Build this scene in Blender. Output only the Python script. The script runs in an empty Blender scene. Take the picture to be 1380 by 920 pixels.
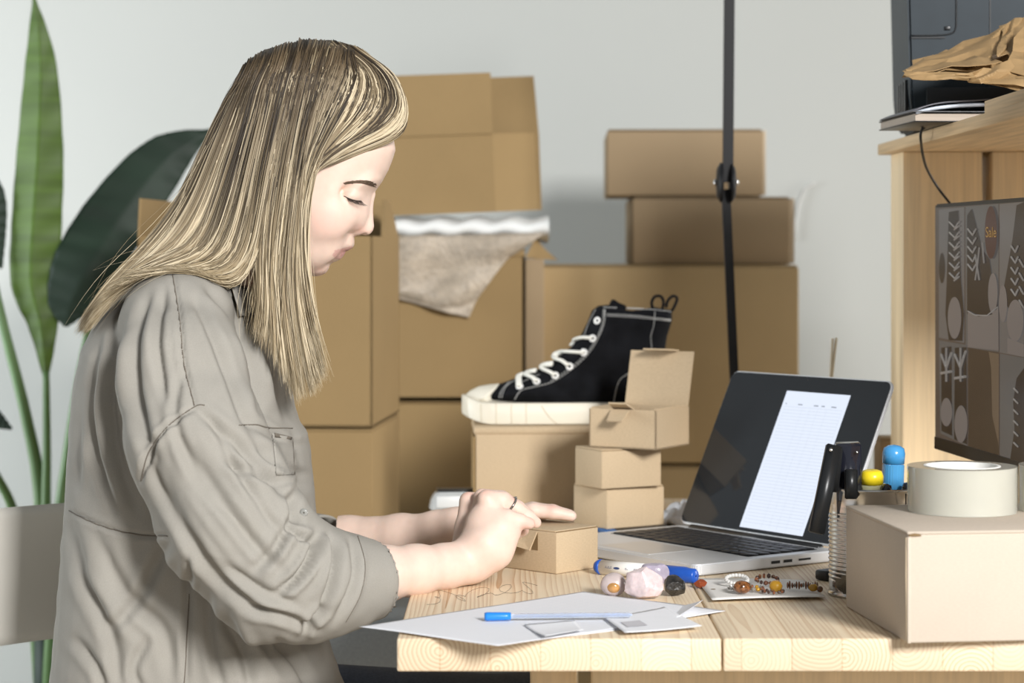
import bpy, bmesh, math, random
import numpy as np
from mathutils import Vector, Matrix
from mathutils.bvhtree import BVHTree
random.seed(7); np.random.seed(7)
S = bpy.context.scene
# ------------------------------------------------------------------ camera
F, CX, HY, CZ = 3000.0, 690.0, 340.0, 1.139
cd = bpy.data.cameras.new('camera'); cam = bpy.data.objects.new('camera', cd); S.collection.objects.link(cam)
cam.location = (0, 0, CZ); cam.rotation_euler = (math.pi/2, 0, 0)
cd.sensor_width = 36; cd.lens = F/1380*36; cd.shift_y = -(460-HY)/1380; cd.clip_start = .05
cd.dof.use_dof = True; cd.dof.focus_distance = 2.58; cd.dof.aperture_fstop = 5.0
S.camera = cam
# ------------------------------------------------------------------ light
S.view_settings.view_transform = 'Standard'; S.view_settings.look = 'None'
S.view_settings.gamma = 1; S.view_settings.exposure = 0.16; S.view_settings.use_curve_mapping = False
W = bpy.data.worlds.new('world'); S.world = W; W.use_nodes = True
W.node_tree.nodes['Background'].inputs[0].default_value = (.93, .97, 1.0, 1)
W.node_tree.nodes['Background'].inputs[1].default_value = 0.25
def area_light(name, loc, target, sx, sy, power, col):
    l = bpy.data.lights.new(name, 'AREA'); l.shape = 'RECTANGLE'; l.size = sx; l.size_y = sy; l.energy = power; l.color = col
    o = bpy.data.objects.new(name, l); S.collection.objects.link(o); o.location = loc
    o.rotation_euler = (Vector(target)-Vector(loc)).to_track_quat('-Z', 'Y').to_euler(); return o
area_light('window_light', (2.55, -3.2, 3.3), (0.1, 2.9, .9), 1.2, 1.4, 610, (1, .985, .975))
area_light('right_window_light', (3.6, 4.0, 1.5), (-.6, 3.6, .9), .9, 1.5, 58, (1, .98, .95))
area_light('side_window_light', (-2.5, 3.5, 1.0), (-1.1, 4.7, .7), 1.0, 1.2, 62, (.9, .96, 1))
# ------------------------------------------------------------------ helpers
def P(px, py, Y): return Vector(((px-CX)*Y/F, Y, CZ-(py-HY)*Y/F))
def PZ(px, py, z):            # where the sight line meets the level z
    Y = F*(CZ-z)/(py-HY); return Vector(((px-CX)*Y/F, Y, z))
def to_px(co):
    co = np.asarray(co); return np.stack([CX+co[:, 0]*F/co[:, 1], HY+(CZ-co[:, 2])*F/co[:, 1]], 1)
TZ = .75
def link(name, me, m=None, parent=None):
    o = bpy.data.objects.new(name, me); S.collection.objects.link(o)
    if m is not None:
        for k in (m if isinstance(m, (list, tuple)) else [m]): me.materials.append(k)
    if parent is not None: o.parent = parent
    return o
def tag(o, label, cat, group=None, kind=None):
    if kind == 'structure': o['kind'] = kind; return o
    o['label'] = label; o['category'] = cat
    if group: o['group'] = group
    if kind: o['kind'] = kind
    return o
def empty(name, loc, label, cat, rz=0, group=None):
    o = bpy.data.objects.new(name, None); o.empty_display_size = .02; S.collection.objects.link(o)
    o.location = loc; o.rotation_euler = (0, 0, rz); tag(o, label, cat, group); return o
class MB:
    def __init__(s): s.bm = bmesh.new()
    def add(s, verts, faces, mi=0, smooth=False):
        vs = [s.bm.verts.new(v) for v in verts]
        for f in faces:
            try: fc = s.bm.faces.new([vs[i] for i in f]); fc.material_index = mi; fc.smooth = smooth
            except ValueError: pass
        return s
    def box(s, lo, hi, M=None, mi=0, bevel=0, seg=2):
        b = bmesh.new(); bmesh.ops.create_cube(b, size=1)
        for v in b.verts: v.co = Vector([lo[i]+(v.co[i]+.5)*(hi[i]-lo[i]) for i in range(3)])
        if bevel: bmesh.ops.bevel(b, geom=b.edges[:], offset=bevel, segments=seg, affect='EDGES', profile=.5)
        return s.merge(b, M, mi, bevel > 0)
    def merge(s, b, M=None, mi=0, smooth=False):
        if M is not None: b.transform(M)
        b.verts.index_update()
        s.add([v.co.copy() for v in b.verts], [[v.index for v in f.verts] for f in b.faces], mi, smooth); b.free(); return s
    def tube(s, pts, r, n=8, mi=0, cap=True, flat=1.0, closed=False):
        pts = [Vector(p) for p in pts]; N = len(pts)
        rs = r if isinstance(r, (list, tuple, np.ndarray)) else [r]*N
        vs, up = [], None
        for i, p in enumerate(pts):
            if closed: t = (pts[(i+1) % N]-pts[i-1]).normalized()
            else: t = (pts[min(i+1, N-1)]-pts[max(i-1, 0)]).normalized()
            if up is None: up = Vector((0, 0, 1)) if abs(t.z) < .9 else Vector((1, 0, 0))
            a = t.cross(up).normalized(); up = a.cross(t).normalized()
            for k in range(n):
                g = 2*math.pi*k/n; vs.append(p+(a*math.cos(g)+up*math.sin(g)*flat)*rs[i])
        fs = [[i*n+k, i*n+(k+1) % n, (i+1)*n+(k+1) % n, (i+1)*n+k] for i in range(N-1) for k in range(n)]
        if closed: fs += [[(N-1)*n+k, (N-1)*n+(k+1) % n, (k+1) % n, k] for k in range(n)]
        elif cap: fs += [list(range(n))[::-1], [(N-1)*n+k for k in range(n)]]
        return s.add(vs, fs, mi, True)
    def lathe(s, prof, M=None, n=48, mi=0, closed=False, smooth=True):
        vs = [Vector((r*math.cos(2*math.pi*k/n), r*math.sin(2*math.pi*k/n), z)) for r, z in prof for k in range(n)]
        L = len(prof); fs = []
        for i in range(L if closed else L-1):
            j = (i+1) % L
            fs += [[i*n+k, i*n+(k+1) % n, j*n+(k+1) % n, j*n+k] for k in range(n)]
        if M is not None: vs = [M @ v for v in vs]
        return s.add(vs, fs, mi, smooth)
    def prism(s, poly, z0, z1, M=None, mi=0, bevel=0, smooth=False):
        b = bmesh.new(); vs = [b.verts.new((p[0], p[1], z0)) for p in poly]; f = b.faces.new(vs)
        r = bmesh.ops.extrude_face_region(b, geom=[f])
        for v in r['geom']:
            if isinstance(v, bmesh.types.BMVert): v.co.z = z1
        bmesh.ops.recalc_face_normals(b, faces=b.faces[:])
        if bevel: bmesh.ops.bevel(b, geom=b.edges[:], offset=bevel, segments=2, affect='EDGES')
        return s.merge(b, M, mi, smooth)
    def sphere(s, c, r, M=None, mi=0, sub=2, sc=(1, 1, 1)):
        b = bmesh.new(); bmesh.ops.create_icosphere(b, subdivisions=sub, radius=1)
        for v in b.verts: v.co = Vector((v.co.x*r*sc[0]+c[0], v.co.y*r*sc[1]+c[1], v.co.z*r*sc[2]+c[2]))
        return s.merge(b, M, mi, True)
    def sheet(s, fn, nu, nv, mi=0, thick=0, smooth=True):
        vs = [Vector(fn(i/nu, j/nv)) for i in range(nu+1) for j in range(nv+1)]
        q = nv+1; fs = [[i*q+j, (i+1)*q+j, (i+1)*q+j+1, i*q+j+1] for i in range(nu) for j in range(nv)]
        if thick:
            nr = []
            for i in range(nu+1):
                for j in range(nv+1):
                    a = vs[min(i+1, nu)*q+j]-vs[max(i-1, 0)*q+j]; b = vs[i*q+min(j+1, nv)]-vs[i*q+max(j-1, 0)]
                    n_ = a.cross(b); nr.append(n_.normalized() if n_.length > 1e-12 else Vector((0, 0, 1)))
            m = len(vs); vs2 = vs+[v-nr[k]*thick for k, v in enumerate(vs)]
            fs2 = [f[:] for f in fs]+[[i+m for i in f[::-1]] for f in fs]
            ring = [i*q for i in range(nu)]+[nu*q+j for j in range(nv)]+[i*q+nv for i in range(nu, 0, -1)]+[j for j in range(nv, 0, -1)]
            for k in range(len(ring)):
                a, b = ring[k], ring[(k+1) % len(ring)]; fs2.append([a, a+m, b+m, b])
            return s.add(vs2, fs2, mi, smooth)
        return s.add(vs, fs, mi, smooth)
    def build(s, name, m=None, parent=None, fixn=True):
        if fixn: bmesh.ops.recalc_face_normals(s.bm, faces=s.bm.faces[:])
        me = bpy.data.meshes.new(name); s.bm.to_mesh(me); s.bm.free(); return link(name, me, m, parent)
def smooth_by_angle(o, ang=35):
    me = o.data; me.shade_smooth()
    try: me.set_sharp_from_angle(angle=math.radians(ang))
    except Exception: pass
    return o
def local(o):                     # world matrix of an unparented empty
    return Matrix.Translation(o.location) @ o.rotation_euler.to_matrix().to_4x4()
def catmull(pts, n):
    p = np.array([list(q) for q in pts], float); N = len(p)
    out = []
    for t in np.linspace(0, N-1, n):
        i = min(int(t), N-2); u = t-i
        a, b, c, d = p[max(i-1, 0)], p[i], p[i+1], p[min(i+2, N-1)]
        out.append(.5*(2*b+(c-a)*u+(2*a-5*b+4*c-d)*u*u+(3*b-a-3*c+d)*u**3))
    return np.array(out)
# ------------------------------------------------------------------ materials
def mat(name, col, rough=.6, metal=0, noise=None, bump=None, trans=0, emit=None, spec=.5, sss=0, attr=None, coat=0, ior=1.45, alpha=1):
    m = bpy.data.materials.new(name); m.use_nodes = True; nt = m.node_tree; b = nt.nodes['Principled BSDF']
    b.inputs['Base Color'].default_value = (*col, 1); b.inputs['Roughness'].default_value = rough
    b.inputs['Metallic'].default_value = metal; b.inputs['Transmission Weight'].default_value = trans
    b.inputs['Specular IOR Level'].default_value = spec; b.inputs['IOR'].default_value = ior
    b.inputs['Coat Weight'].default_value = coat; b.inputs['Alpha'].default_value = alpha
    if sss: b.inputs['Subsurface Weight'].default_value = sss; b.inputs['Subsurface Radius'].default_value = (.012, .005, .003)
    if emit: b.inputs['Emission Color'].default_value = (*emit[0], 1); b.inputs['Emission Strength'].default_value = emit[1]
    tc = nt.nodes.new('ShaderNodeTexCoord'); src = None
    if attr:
        a = nt.nodes.new('ShaderNodeAttribute'); a.attribute_name = attr; src = a.outputs['Color']
    if noise:   # list of (scale vector, amount)
        for sc, am in noise:
            mp = nt.nodes.new('ShaderNodeMapping'); mp.inputs['Scale'].default_value = sc
            nt.links.new(tc.outputs['Object'], mp.inputs[0])
            n = nt.nodes.new('ShaderNodeTexNoise'); n.inputs['Scale'].default_value = 1; n.inputs['Detail'].default_value = 3
            nt.links.new(mp.outputs[0], n.inputs['Vector'])
            r = nt.nodes.new('ShaderNodeMapRange'); r.inputs[1].default_value = .3; r.inputs[2].default_value = .7
            r.inputs[3].default_value = 1-am; r.inputs[4].default_value = 1+am
            nt.links.new(n.outputs[0], r.inputs[0])
            mx = nt.nodes.new('ShaderNodeVectorMath'); mx.operation = 'SCALE'
            if src is None: mx.inputs[0].default_value = col
            else: nt.links.new(src, mx.inputs[0])
            nt.links.new(r.outputs[0], mx.inputs['Scale']); src = mx.outputs[0]
    if src is not None: nt.links.new(src, b.inputs['Base Color'])
    if bump:
        sc, st, dist = bump
        mp = nt.nodes.new('ShaderNodeMapping'); mp.inputs['Scale'].default_value = sc
        nt.links.new(tc.outputs['Object'], mp.inputs[0])
        n = nt.nodes.new('ShaderNodeTexNoise'); n.inputs['Scale'].default_value = 1; n.inputs['Detail'].default_value = 4
        nt.links.new(mp.outputs[0], n.inputs['Vector'])
        bp = nt.nodes.new('ShaderNodeBump'); bp.inputs['Strength'].default_value = st; bp.inputs['Distance'].default_value = dist
        nt.links.new(n.outputs[0], bp.inputs['Height']); nt.links.new(bp.outputs[0], b.inputs['Normal'])
    return m
def wood_end_mat():
    # solid timber: growth rings round an axis along Y, a new axis for every glued block
    m = bpy.data.materials.new('pine_blocks'); m.use_nodes = True; nt = m.node_tree; L = nt.links.new
    b = nt.nodes['Principled BSDF']; b.inputs['Roughness'].default_value = .5
    N = nt.nodes.new
    def math_(op, a, c=None, d=None):
        n = N('ShaderNodeMath'); n.operation = op
        for i, v in enumerate([a, c, d]):
            if v is None: continue
            if isinstance(v, (int, float)): n.inputs[i].default_value = v
            else: L(v, n.inputs[i])
        return n.outputs[0]
    tc = N('ShaderNodeTexCoord'); sp = N('ShaderNodeSeparateXYZ'); L(tc.outputs['Object'], sp.inputs[0])
    X, Y, Z = sp.outputs
    u = math_('DIVIDE', math_('ADD', X, 2.0), .0507)
    bid = math_('FLOOR', u)
    wn = N('ShaderNodeTexWhiteNoise'); wn.noise_dimensions = '1D'; L(bid, wn.inputs['W'])
    sc = N('ShaderNodeSeparateColor'); L(wn.outputs['Color'], sc.inputs[0])
    fx = math_('MULTIPLY', math_('SUBTRACT', math_('FRACT', u), math_('MULTIPLY_ADD', sc.outputs[0], 1.3, -.15)), .0507)
    fz = math_("ADD", math_("SUBTRACT", Z, .733), math_('MULTIPLY_ADD', sc.outputs[1], .05, -.02))
    ns = N('ShaderNodeTexNoise'); mp = N('ShaderNodeMapping'); mp.inputs['Scale'].default_value = (22, 2.2, 22)
    L(tc.outputs['Object'], mp.inputs[0]); L(mp.outputs[0], ns.inputs['Vector']); ns.inputs['Scale'].default_value = 1; ns.inputs['Detail'].default_value = 2
    d = math_('SQRT', math_('ADD', math_('MULTIPLY', fx, fx), math_('MULTIPLY', fz, fz)))
    d = math_('ADD', d, math_('MULTIPLY', math_('SUBTRACT', ns.outputs[0], .5), .012))
    ring = math_('FRACT', math_('MULTIPLY', d, 230))
    ring = math_('POWER', ring, 2.4)
    edge = math_('LESS_THAN', math_('FRACT', u), .03)
    amt = math_('MULTIPLY', ring, math_('MULTIPLY_ADD', sc.outputs[2], .45, .40))
    fn = N('ShaderNodeTexNoise'); mp2 = N('ShaderNodeMapping'); mp2.inputs['Scale'].default_value = (700, 12, 700)
    L(tc.outputs['Object'], mp2.inputs[0]); L(mp2.outputs[0], fn.inputs['Vector']); fn.inputs['Scale'].default_value = 1
    amt = math_('ADD', amt, math_('MULTIPLY', math_('SUBTRACT', fn.outputs[0], .5), .3))
    amt = math_('ADD', amt, math_('MULTIPLY', edge, .35))
    mx = N('ShaderNodeMix'); mx.data_type = 'RGBA'; mx.clamp_factor = True
    mx.inputs[6].default_value = (.80, .665, .475, 1); mx.inputs[7].default_value = (.50, .29, .14, 1)
    L(amt, mx.inputs[0])
    tone = N('ShaderNodeMapRange'); L(sc.outputs[1], tone.inputs[0]); tone.inputs[3].default_value = .88; tone.inputs[4].default_value = 1.06
    vm = N('ShaderNodeVectorMath'); vm.operation = 'SCALE'; L(mx.outputs[2], vm.inputs[0]); L(tone.outputs[0], vm.inputs['Scale'])
    L(vm.outputs[0], b.inputs['Base Color'])
    bp = N('ShaderNodeBump'); bp.inputs['Strength'].default_value = .15; bp.inputs['Distance'].default_value = .0006
    L(ring, bp.inputs['Height']); L(bp.outputs[0], b.inputs['Normal'])
    return m
M = {}
M['wall'] = mat('wall_paint', (.375, .386, .368), .9, noise=[((1.2, 1.2, 1.2), .02)], bump=((60, 60, 60), .08, .001))
M['floor'] = mat('floor_boards', (.42, .36, .29), .5, noise=[((3, 30, 3), .12)])
def kraft(name, c, n=.05): return mat(name, c, .82, noise=[((260, 260, 900), n), ((9, 9, 9), .03)], bump=((300, 300, 700), .1, .0004), spec=.25)
M['kraft_back'] = kraft('kraft_brown', (.265, .182, .085))
M['kraft_mid'] = kraft('kraft_tan', (.31, .23, .14))
M['kraft_desk'] = kraft('kraft_light', (.50, .385, .25), .07)
M['kraft_pale'] = kraft('kraft_pale', (.60, .49, .35), .05)
M['dark_gap'] = mat('cardboard_edge', (.20, .13, .06), .9)
M['pine'] = wood_end_mat()
M['pine_plain'] = mat('pine_plain', (.84, .67, .43), .5, noise=[((60, 60, 3), .1), ((250, 250, 8), .06)])
M['pine_board'] = mat('pine_board', (.62, .45, .26), .55, noise=[((90, 5, 300), .16)], bump=((90, 5, 200), .2, .0008))
M['black'] = mat('black_plastic', (.012, .013, .014), .35)
M['black_metal'] = mat('black_metal', (.007, .007, .008), .5, spec=.25)
M['printer'] = mat('printer_plastic', (.022, .032, .040), .5, noise=[((30, 30, 30), .08)], spec=.3)
M['chrome'] = mat('chrome', (.75, .75, .74), .15, metal=1)
M['alu'] = mat('aluminium', (.70, .71, .72), .38, metal=.3)
M['paper'] = mat('paper', (.86, .87, .90), .7, noise=[((40, 40, 40), .015)])
M['white'] = mat('white_plastic', (.82, .82, .80), .4)
M['seat_grey'] = mat('sofa_cloth', (.27, .30, .32), .9, noise=[((300, 300, 300), .15)])
M['chair'] = mat('chair_shell', (.62, .595, .54), .5, noise=[((4, 4, 4), .03)])
M['leaf'] = mat('leaf_green', (.05, .092, .012), .5, spec=.3, noise=[((6, 6, 60), .22)])
M['leaf_dark'] = mat('leaf_dark_green', (.012, .024, .015), .55, spec=.25, noise=[((6, 60, 6), .2)])
M['stem'] = mat('stem_green', (.06, .12, .035), .45, noise=[((20, 20, 4), .2)])
# ------------------------------------------------------------------ signed distance tools
class Grid:
    def __init__(s, lo, hi, h):
        s.lo = np.array(lo, float); s.h = h
        s.n = np.ceil((np.array(hi)-s.lo)/h).astype(int)+1
        s.ax = [s.lo[i]+h*np.arange(s.n[i]) for i in range(3)]
        s.f = np.full(tuple(s.n), 1.0, np.float32)
    def blk(s, lo, hi):
        a = np.clip(np.floor((np.array(lo)-s.lo)/s.h).astype(int), 0, s.n-1); b = np.clip(np.ceil((np.array(hi)-s.lo)/s.h).astype(int)+1, 1, s.n)
        if np.any(b <= a): return None
        return tuple(slice(a[i], b[i]) for i in range(3))
    def xyz(s, sl): return (s.ax[0][sl[0]][:, None, None], s.ax[1][sl[1]][None, :, None], s.ax[2][sl[2]][None, None, :])
    def union(s, sl, d, k):
        g = s.f[sl]
        if k <= 0: s.f[sl] = np.minimum(g, d); return
        h = np.clip(.5+.5*(g-d)/k, 0, 1); s.f[sl] = (g*(1-h)+d*h-k*h*(1-h)).astype(np.float32)
    def sub(s, sl, d, k=.002):
        g = s.f[sl]; h = np.clip(.5-.5*(g+d)/k, 0, 1); s.f[sl] = (g*(1-h)-d*h+k*h*(1-h)).astype(np.float32)
    def capsule(s, a, b, ra, rb, k=.01, sub=False, flat=None):
        a = np.array(a, float); b = np.array(b, float); m = max(ra, rb)+max(k, .01)*2
        sl = s.blk(np.minimum(a, b)-m, np.maximum(a, b)+m)
        if sl is None: return
        x, y, z = s.xyz(sl); d = b-a; L2 = max(d @ d, 1e-12)
        t = np.clip(((x-a[0])*d[0]+(y-a[1])*d[1]+(z-a[2])*d[2])/L2, 0, 1)
        qx, qy, qz = x-a[0]-t*d[0], y-a[1]-t*d[1], z-a[2]-t*d[2]
        dist = np.sqrt(qx*qx+qy*qy+qz*qz)-(ra+(rb-ra)*t)
        (s.sub if sub else s.union)(sl, dist, k)
    def chain(s, pts, k=.01, first=None):       # pts (Vector, r)
        for (a, ra), (b, rb) in zip(pts[:-1], pts[1:]): s.capsule(a, b, ra, rb, k)
    def ellipsoid(s, c, r, k=.01, sub=False, rot=None):
        c = np.array(c, float); r = np.array(r, float); m = max(r)+max(k, .01)*2
        sl = s.blk(c-m, c+m)
        if sl is None: return
        x, y, z = s.xyz(sl); x = x-c[0]; y = y-c[1]; z = z-c[2]
        if rot: ca, sa = math.cos(rot), math.sin(rot); x, z = x*ca+z*sa, -x*sa+z*ca
        q = np.sqrt((x/r[0])**2+(y/r[1])**2+(z/r[2])**2); q2 = np.sqrt((x/r[0]**2)**2+(y/r[1]**2)**2+(z/r[2]**2)**2)+1e-9
        d = q*(q-1)/q2; (s.sub if sub else s.union)(sl, d, k)
    def inflate(s, poly, yc, R, Wm, k=.01, sub=False, wf=None, pad=.03, blur=0):
        # poly: outline in (x, z); body of revolution-like thickness around y = yc; wf(x, z) scales the half width
        poly = np.array(poly, float); lo = poly.min(0)-pad; hi = poly.max(0)+pad
        sl = s.blk((lo[0], yc-Wm*1.35-pad, lo[1]), (hi[0], yc+Wm*1.35+pad, hi[1]))
        x, y, z = s.xyz(sl); X, Z = np.broadcast_arrays(x[:, 0, :], z[:, 0, :]) if False else np.meshgrid(s.ax[0][sl[0]], s.ax[2][sl[2]], indexing='ij')
        d = poly_sd(poly, X, Z)                      # negative inside
        if blur:
            r_ = int(3*blur/s.h)+1; kk = np.exp(-.5*(np.arange(-r_, r_+1)*s.h/blur)**2); kk /= kk.sum()
            dp = np.pad(d, r_, mode='edge'); db = np.apply_along_axis(lambda a: np.convolve(a, kk, 'valid'), 0, dp); db = np.apply_along_axis(lambda a: np.convolve(a, kk, 'valid'), 1, db)
            w_ = np.clip((-d-.001)/(.9*blur), 0, 1); w_ = w_*w_*(3-2*w_); d = d*(1-w_)+db*w_
        R = R(X, Z) if callable(R) else R*np.ones_like(X)
        wm = Wm*(wf(X, Z) if wf is not None else 1.0)*np.ones_like(X)
        R = R[:, None, :]; q = np.maximum(R[:, 0, :]+d, 0)[:, None, :]; yy = (y-yc)*(R/wm[:, None, :])
        dist = (np.sqrt(q*q+yy*yy)-R)
        (s.sub if sub else s.union)(sl, dist, k)
    def sample(s, p):
        q = (np.asarray(p)-s.lo)/s.h; q = np.clip(q, 0, s.n-1.001); i = q.astype(int); f = q-i; r = 0
        for a in (0, 1):
            for b in (0, 1):
                for c in (0, 1):
                    w = (f[:, 0] if a else 1-f[:, 0])*(f[:, 1] if b else 1-f[:, 1])*(f[:, 2] if c else 1-f[:, 2])
                    r = r+w*s.f[i[:, 0]+a, i[:, 1]+b, i[:, 2]+c]
        return r
    def push(s, p, off):                        # push points out to at least off from the surface
        p = np.array(p, float); e = s.h
        for _ in range(4):
            v = s.sample(p); m = v < off
            inb = np.all((p > s.lo+e) & (p < s.lo+(s.n-2)*s.h), 1); m = m & inb
            if not m.any(): break
            g = np.stack([s.sample(p+np.eye(3)[i]*e)-s.sample(p-np.eye(3)[i]*e) for i in range(3)], 1)
            g /= np.linalg.norm(g, axis=1, keepdims=True)+1e-9
            o = off if np.isscalar(off) else off[m]
            p[m] += g[m]*np.clip(o-v[m], 0, .03)[:, None]
        return p
    def mesh(s):
        f = s.f; ins = f < 0; nx, ny, nz = f.shape
        c = [ins[i:nx-1+i, j:ny-1+j, k:nz-1+k] for i in (0, 1) for j in (0, 1) for k in (0, 1)]
        cnt = sum(a.astype(np.int8) for a in c); act = (cnt > 0) & (cnt < 8)
        idx = np.full(act.shape, -1, np.int64); A = np.argwhere(act); idx[act] = np.arange(len(A))
        acc = np.zeros((len(A), 3)); num = np.zeros(len(A))
        cor = [(i, j, k) for i in (0, 1) for j in (0, 1) for k in (0, 1)]
        for a in range(8):
            for b in range(a+1, 8):
                ca, cb = np.array(cor[a]), np.array(cor[b])
                if np.abs(ca-cb).sum() != 1: continue
                va = f[A[:, 0]+ca[0], A[:, 1]+ca[1], A[:, 2]+ca[2]]; vb = f[A[:, 0]+cb[0], A[:, 1]+cb[1], A[:, 2]+cb[2]]
                m = (va < 0) != (vb < 0); t = np.zeros(len(A)); t[m] = va[m]/(va[m]-vb[m])
                acc += np.where(m[:, None], ca+(cb-ca)*t[:, None], 0); num += m
        V = s.lo+(A+acc/num[:, None])*s.h
        Q = []
        for ax in range(3):
            sh = [slice(1, -1)]*3; sh[ax] = slice(0, -1)
            lo_ = ins[tuple(sh)]; sh2 = list(sh); sh2[ax] = slice(1, None); hi_ = ins[tuple(sh2)]
            E = np.argwhere(lo_ != hi_); flip = lo_[tuple(E.T)]
            E = E+np.array([0 if i == ax else 1 for i in range(3)])
            u, v = [(1, 2), (2, 0), (0, 1)][ax]
            du = np.eye(3, dtype=int)[u]; dv = np.eye(3, dtype=int)[v]
            ids = [idx[tuple((E-a).T)] for a in (0*du, du, du+dv, dv)]
            q = np.stack(ids, 1); q[~flip] = q[~flip][:, ::-1]; Q.append(q)
        Q = np.concatenate(Q); Q = Q[(Q >= 0).all(1)]
        return V, Q
def poly_sd(poly, X, Z):
    d = np.full(X.shape, 1e9); inside = np.zeros(X.shape, bool); n = len(poly)
    for i in range(n):
        a, b = poly[i], poly[(i+1) % n]; e = b-a
        t = np.clip(((X-a[0])*e[0]+(Z-a[1])*e[1])/(e @ e+1e-12), 0, 1)
        d = np.minimum(d, (X-a[0]-t*e[0])**2+(Z-a[1]-t*e[1])**2)
        c = ((a[1] > Z) != (b[1] > Z)); xi = a[0]+(Z-a[1])/((b[1]-a[1]) if abs(b[1]-a[1]) > 1e-12 else 1e-12)*e[0]
        inside ^= c & (X < xi)
    d = np.sqrt(d); return np.where(inside, -d, d)
def smooth_mesh(V, Q, it=2, lam=.5):
    e = np.concatenate([Q[:, [0, 1]], Q[:, [1, 2]], Q[:, [2, 3]], Q[:, [3, 0]]]); V = V.copy()
    deg = np.bincount(e[:, 0], minlength=len(V))+np.bincount(e[:, 1], minlength=len(V)); deg[deg == 0] = 1
    for i in range(it):
        for l in (lam, -lam*1.02):
            a = np.zeros_like(V)
            for k in range(3):
                a[:, k] = np.bincount(e[:, 0], V[e[:, 1], k], len(V))+np.bincount(e[:, 1], V[e[:, 0], k], len(V))
            V += l*(a/deg[:, None]-V)
    return V
def normals(V, Q):
    n = np.cross(V[Q[:, 2]]-V[Q[:, 0]], V[Q[:, 3]]-V[Q[:, 1]]); r = np.zeros_like(V)
    for j in range(4):
        for k in range(3): r[:, k] += np.bincount(Q[:, j], n[:, k], len(V))
    return r/(np.linalg.norm(r, axis=1, keepdims=True)+1e-12)
def np_mesh(name, V, Q, smooth=True):
    me = bpy.data.meshes.new(name); me.vertices.add(len(V)); me.vertices.foreach_set('co', V.astype(np.float32).ravel())
    k = Q.shape[1]; me.loops.add(len(Q)*k); me.loops.foreach_set('vertex_index', Q.astype(np.int32).ravel())
    me.polygons.add(len(Q)); me.polygons.foreach_set('loop_start', np.arange(0, len(Q)*k, k, dtype=np.int32))
    me.update(calc_edges=True); me.validate()
    if smooth: me.shade_smooth()
    return me
def set_color(me, name, C):
    a = me.color_attributes.new(name, 'FLOAT_COLOR', 'POINT')
    a.data.foreach_set('color', np.concatenate([C, np.ones((len(C), 1))], 1).astype(np.float32).ravel())
def xz(pts, Y): return [(P(a, b, Y).x, P(a, b, Y).z) for a, b in pts]
def bvh_of(me):
    return BVHTree.FromPolygons([v.co.copy() for v in me.vertices], [list(p.vertices) for p in me.polygons])
def on_surface(bvh, px, py, lift=.0005):       # first hit of the line of sight through a photo point
    d = Vector(((px-CX)/F, 1, -(py-HY)/F)).normalized()
    loc, nor, i, t = bvh.ray_cast(Vector((0, 0, CZ)), d)
    if loc is None: return None
    if nor.dot(d) > 0: nor = -nor
    return loc+nor*lift
def line_on(bvh, pts, n, lift=.0005):
    c = catmull([(a, b, 0) for a, b in pts], n); out = [on_surface(bvh, p[0], p[1], lift) for p in c]
    return [p for p in out if p is not None]
def noise3(p, seed=0, octaves=3, freq=1.0):
    r = np.random.RandomState(seed); o = np.zeros(len(p)); a = 1
    for k in range(octaves):
        for _ in range(4):
            w = r.normal(size=3)*freq; o += a*np.sin(p @ w+r.uniform(0, 6.28)*np.ones(len(p)))/4
        freq *= 2; a *= .5
    return o
# ================================================================== THE ROOM
def plain(name, lo, hi, m):
    o = MB().box(lo, hi).build(name, m); o['kind'] = 'structure'; return o
plain('floor', (-4, -3, -.05), (4, 4.85, 0), M['floor'])
plain('wall_back', (-4, 4.75, 0), (4, 4.85, 2.9), M['wall'])
# ================================================================== SOFA BEHIND
so = empty('sofa', (-.6, 3.9, 0), 'grey-blue cloth sofa low behind the desk, carrying the stacked cartons', 'sofa')
def rel(o, p): return Vector(p)-Vector(o.location)
def rbox(o, name, lo, hi, m, bevel=.01, seg=3): 
    return MB().box(rel(o, lo), rel(o, hi), bevel=bevel, seg=seg).build(name, m, o)
rbox(so, 'seat_cushion', (-.625, 3.40, .50), (.045, 4.55, .58), M['seat_grey'], .02)
rbox(so, 'base', (-.615, 3.42, .12), (.04, 4.5, .497), M['seat_grey'], .02)
for lx in (-.58, -.02):
    for ly in (3.48, 4.44): rbox(so, 'leg', (lx-.025, ly-.025, 0), (lx+.025, ly+.025, .12), M['black'], .004)
# ================================================================== CARTONS
def px_box(name, edge, by, lx, rx, th, h, z0, m, label, group=None, cat='box', minw=None):
    """carton whose nearest upright edge is at photo column edge; its side widths run to columns lx and rx"""
    c = PZ(edge, by, z0) if by is not None else edge
    dr = Vector((math.cos(th), math.sin(th), 0)); dl = Vector((-math.sin(th), math.cos(th), 0))
    def w(d, px):
        k = (px-CX)/F; return (k*c.y-c.x)/(d.x-k*d.y)
    b, a = w(dr, rx), w(dl, lx)
    if minw: a = max(a, minw)
    o = empty(name, c, label, cat, th, group)
    return o, a, b
def carton_body(o, b, a, h, m, lid=True, seam=.0012, bev=.0012, inner=True, tape=None, top=True):
    """b along local x, a along local y; shell with a lid panel and a flap seam"""
    mb = MB(); g = seam
    mb.box((0, 0, 0), (b, a, h-.004 if top else h), bevel=bev)
    body = mb.build('body', m, o)
    if top: MB().box((g, g, h-.0038), (b-g, a-g, h), bevel=bev*.8).build('lid', m, o)
    return body
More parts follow.
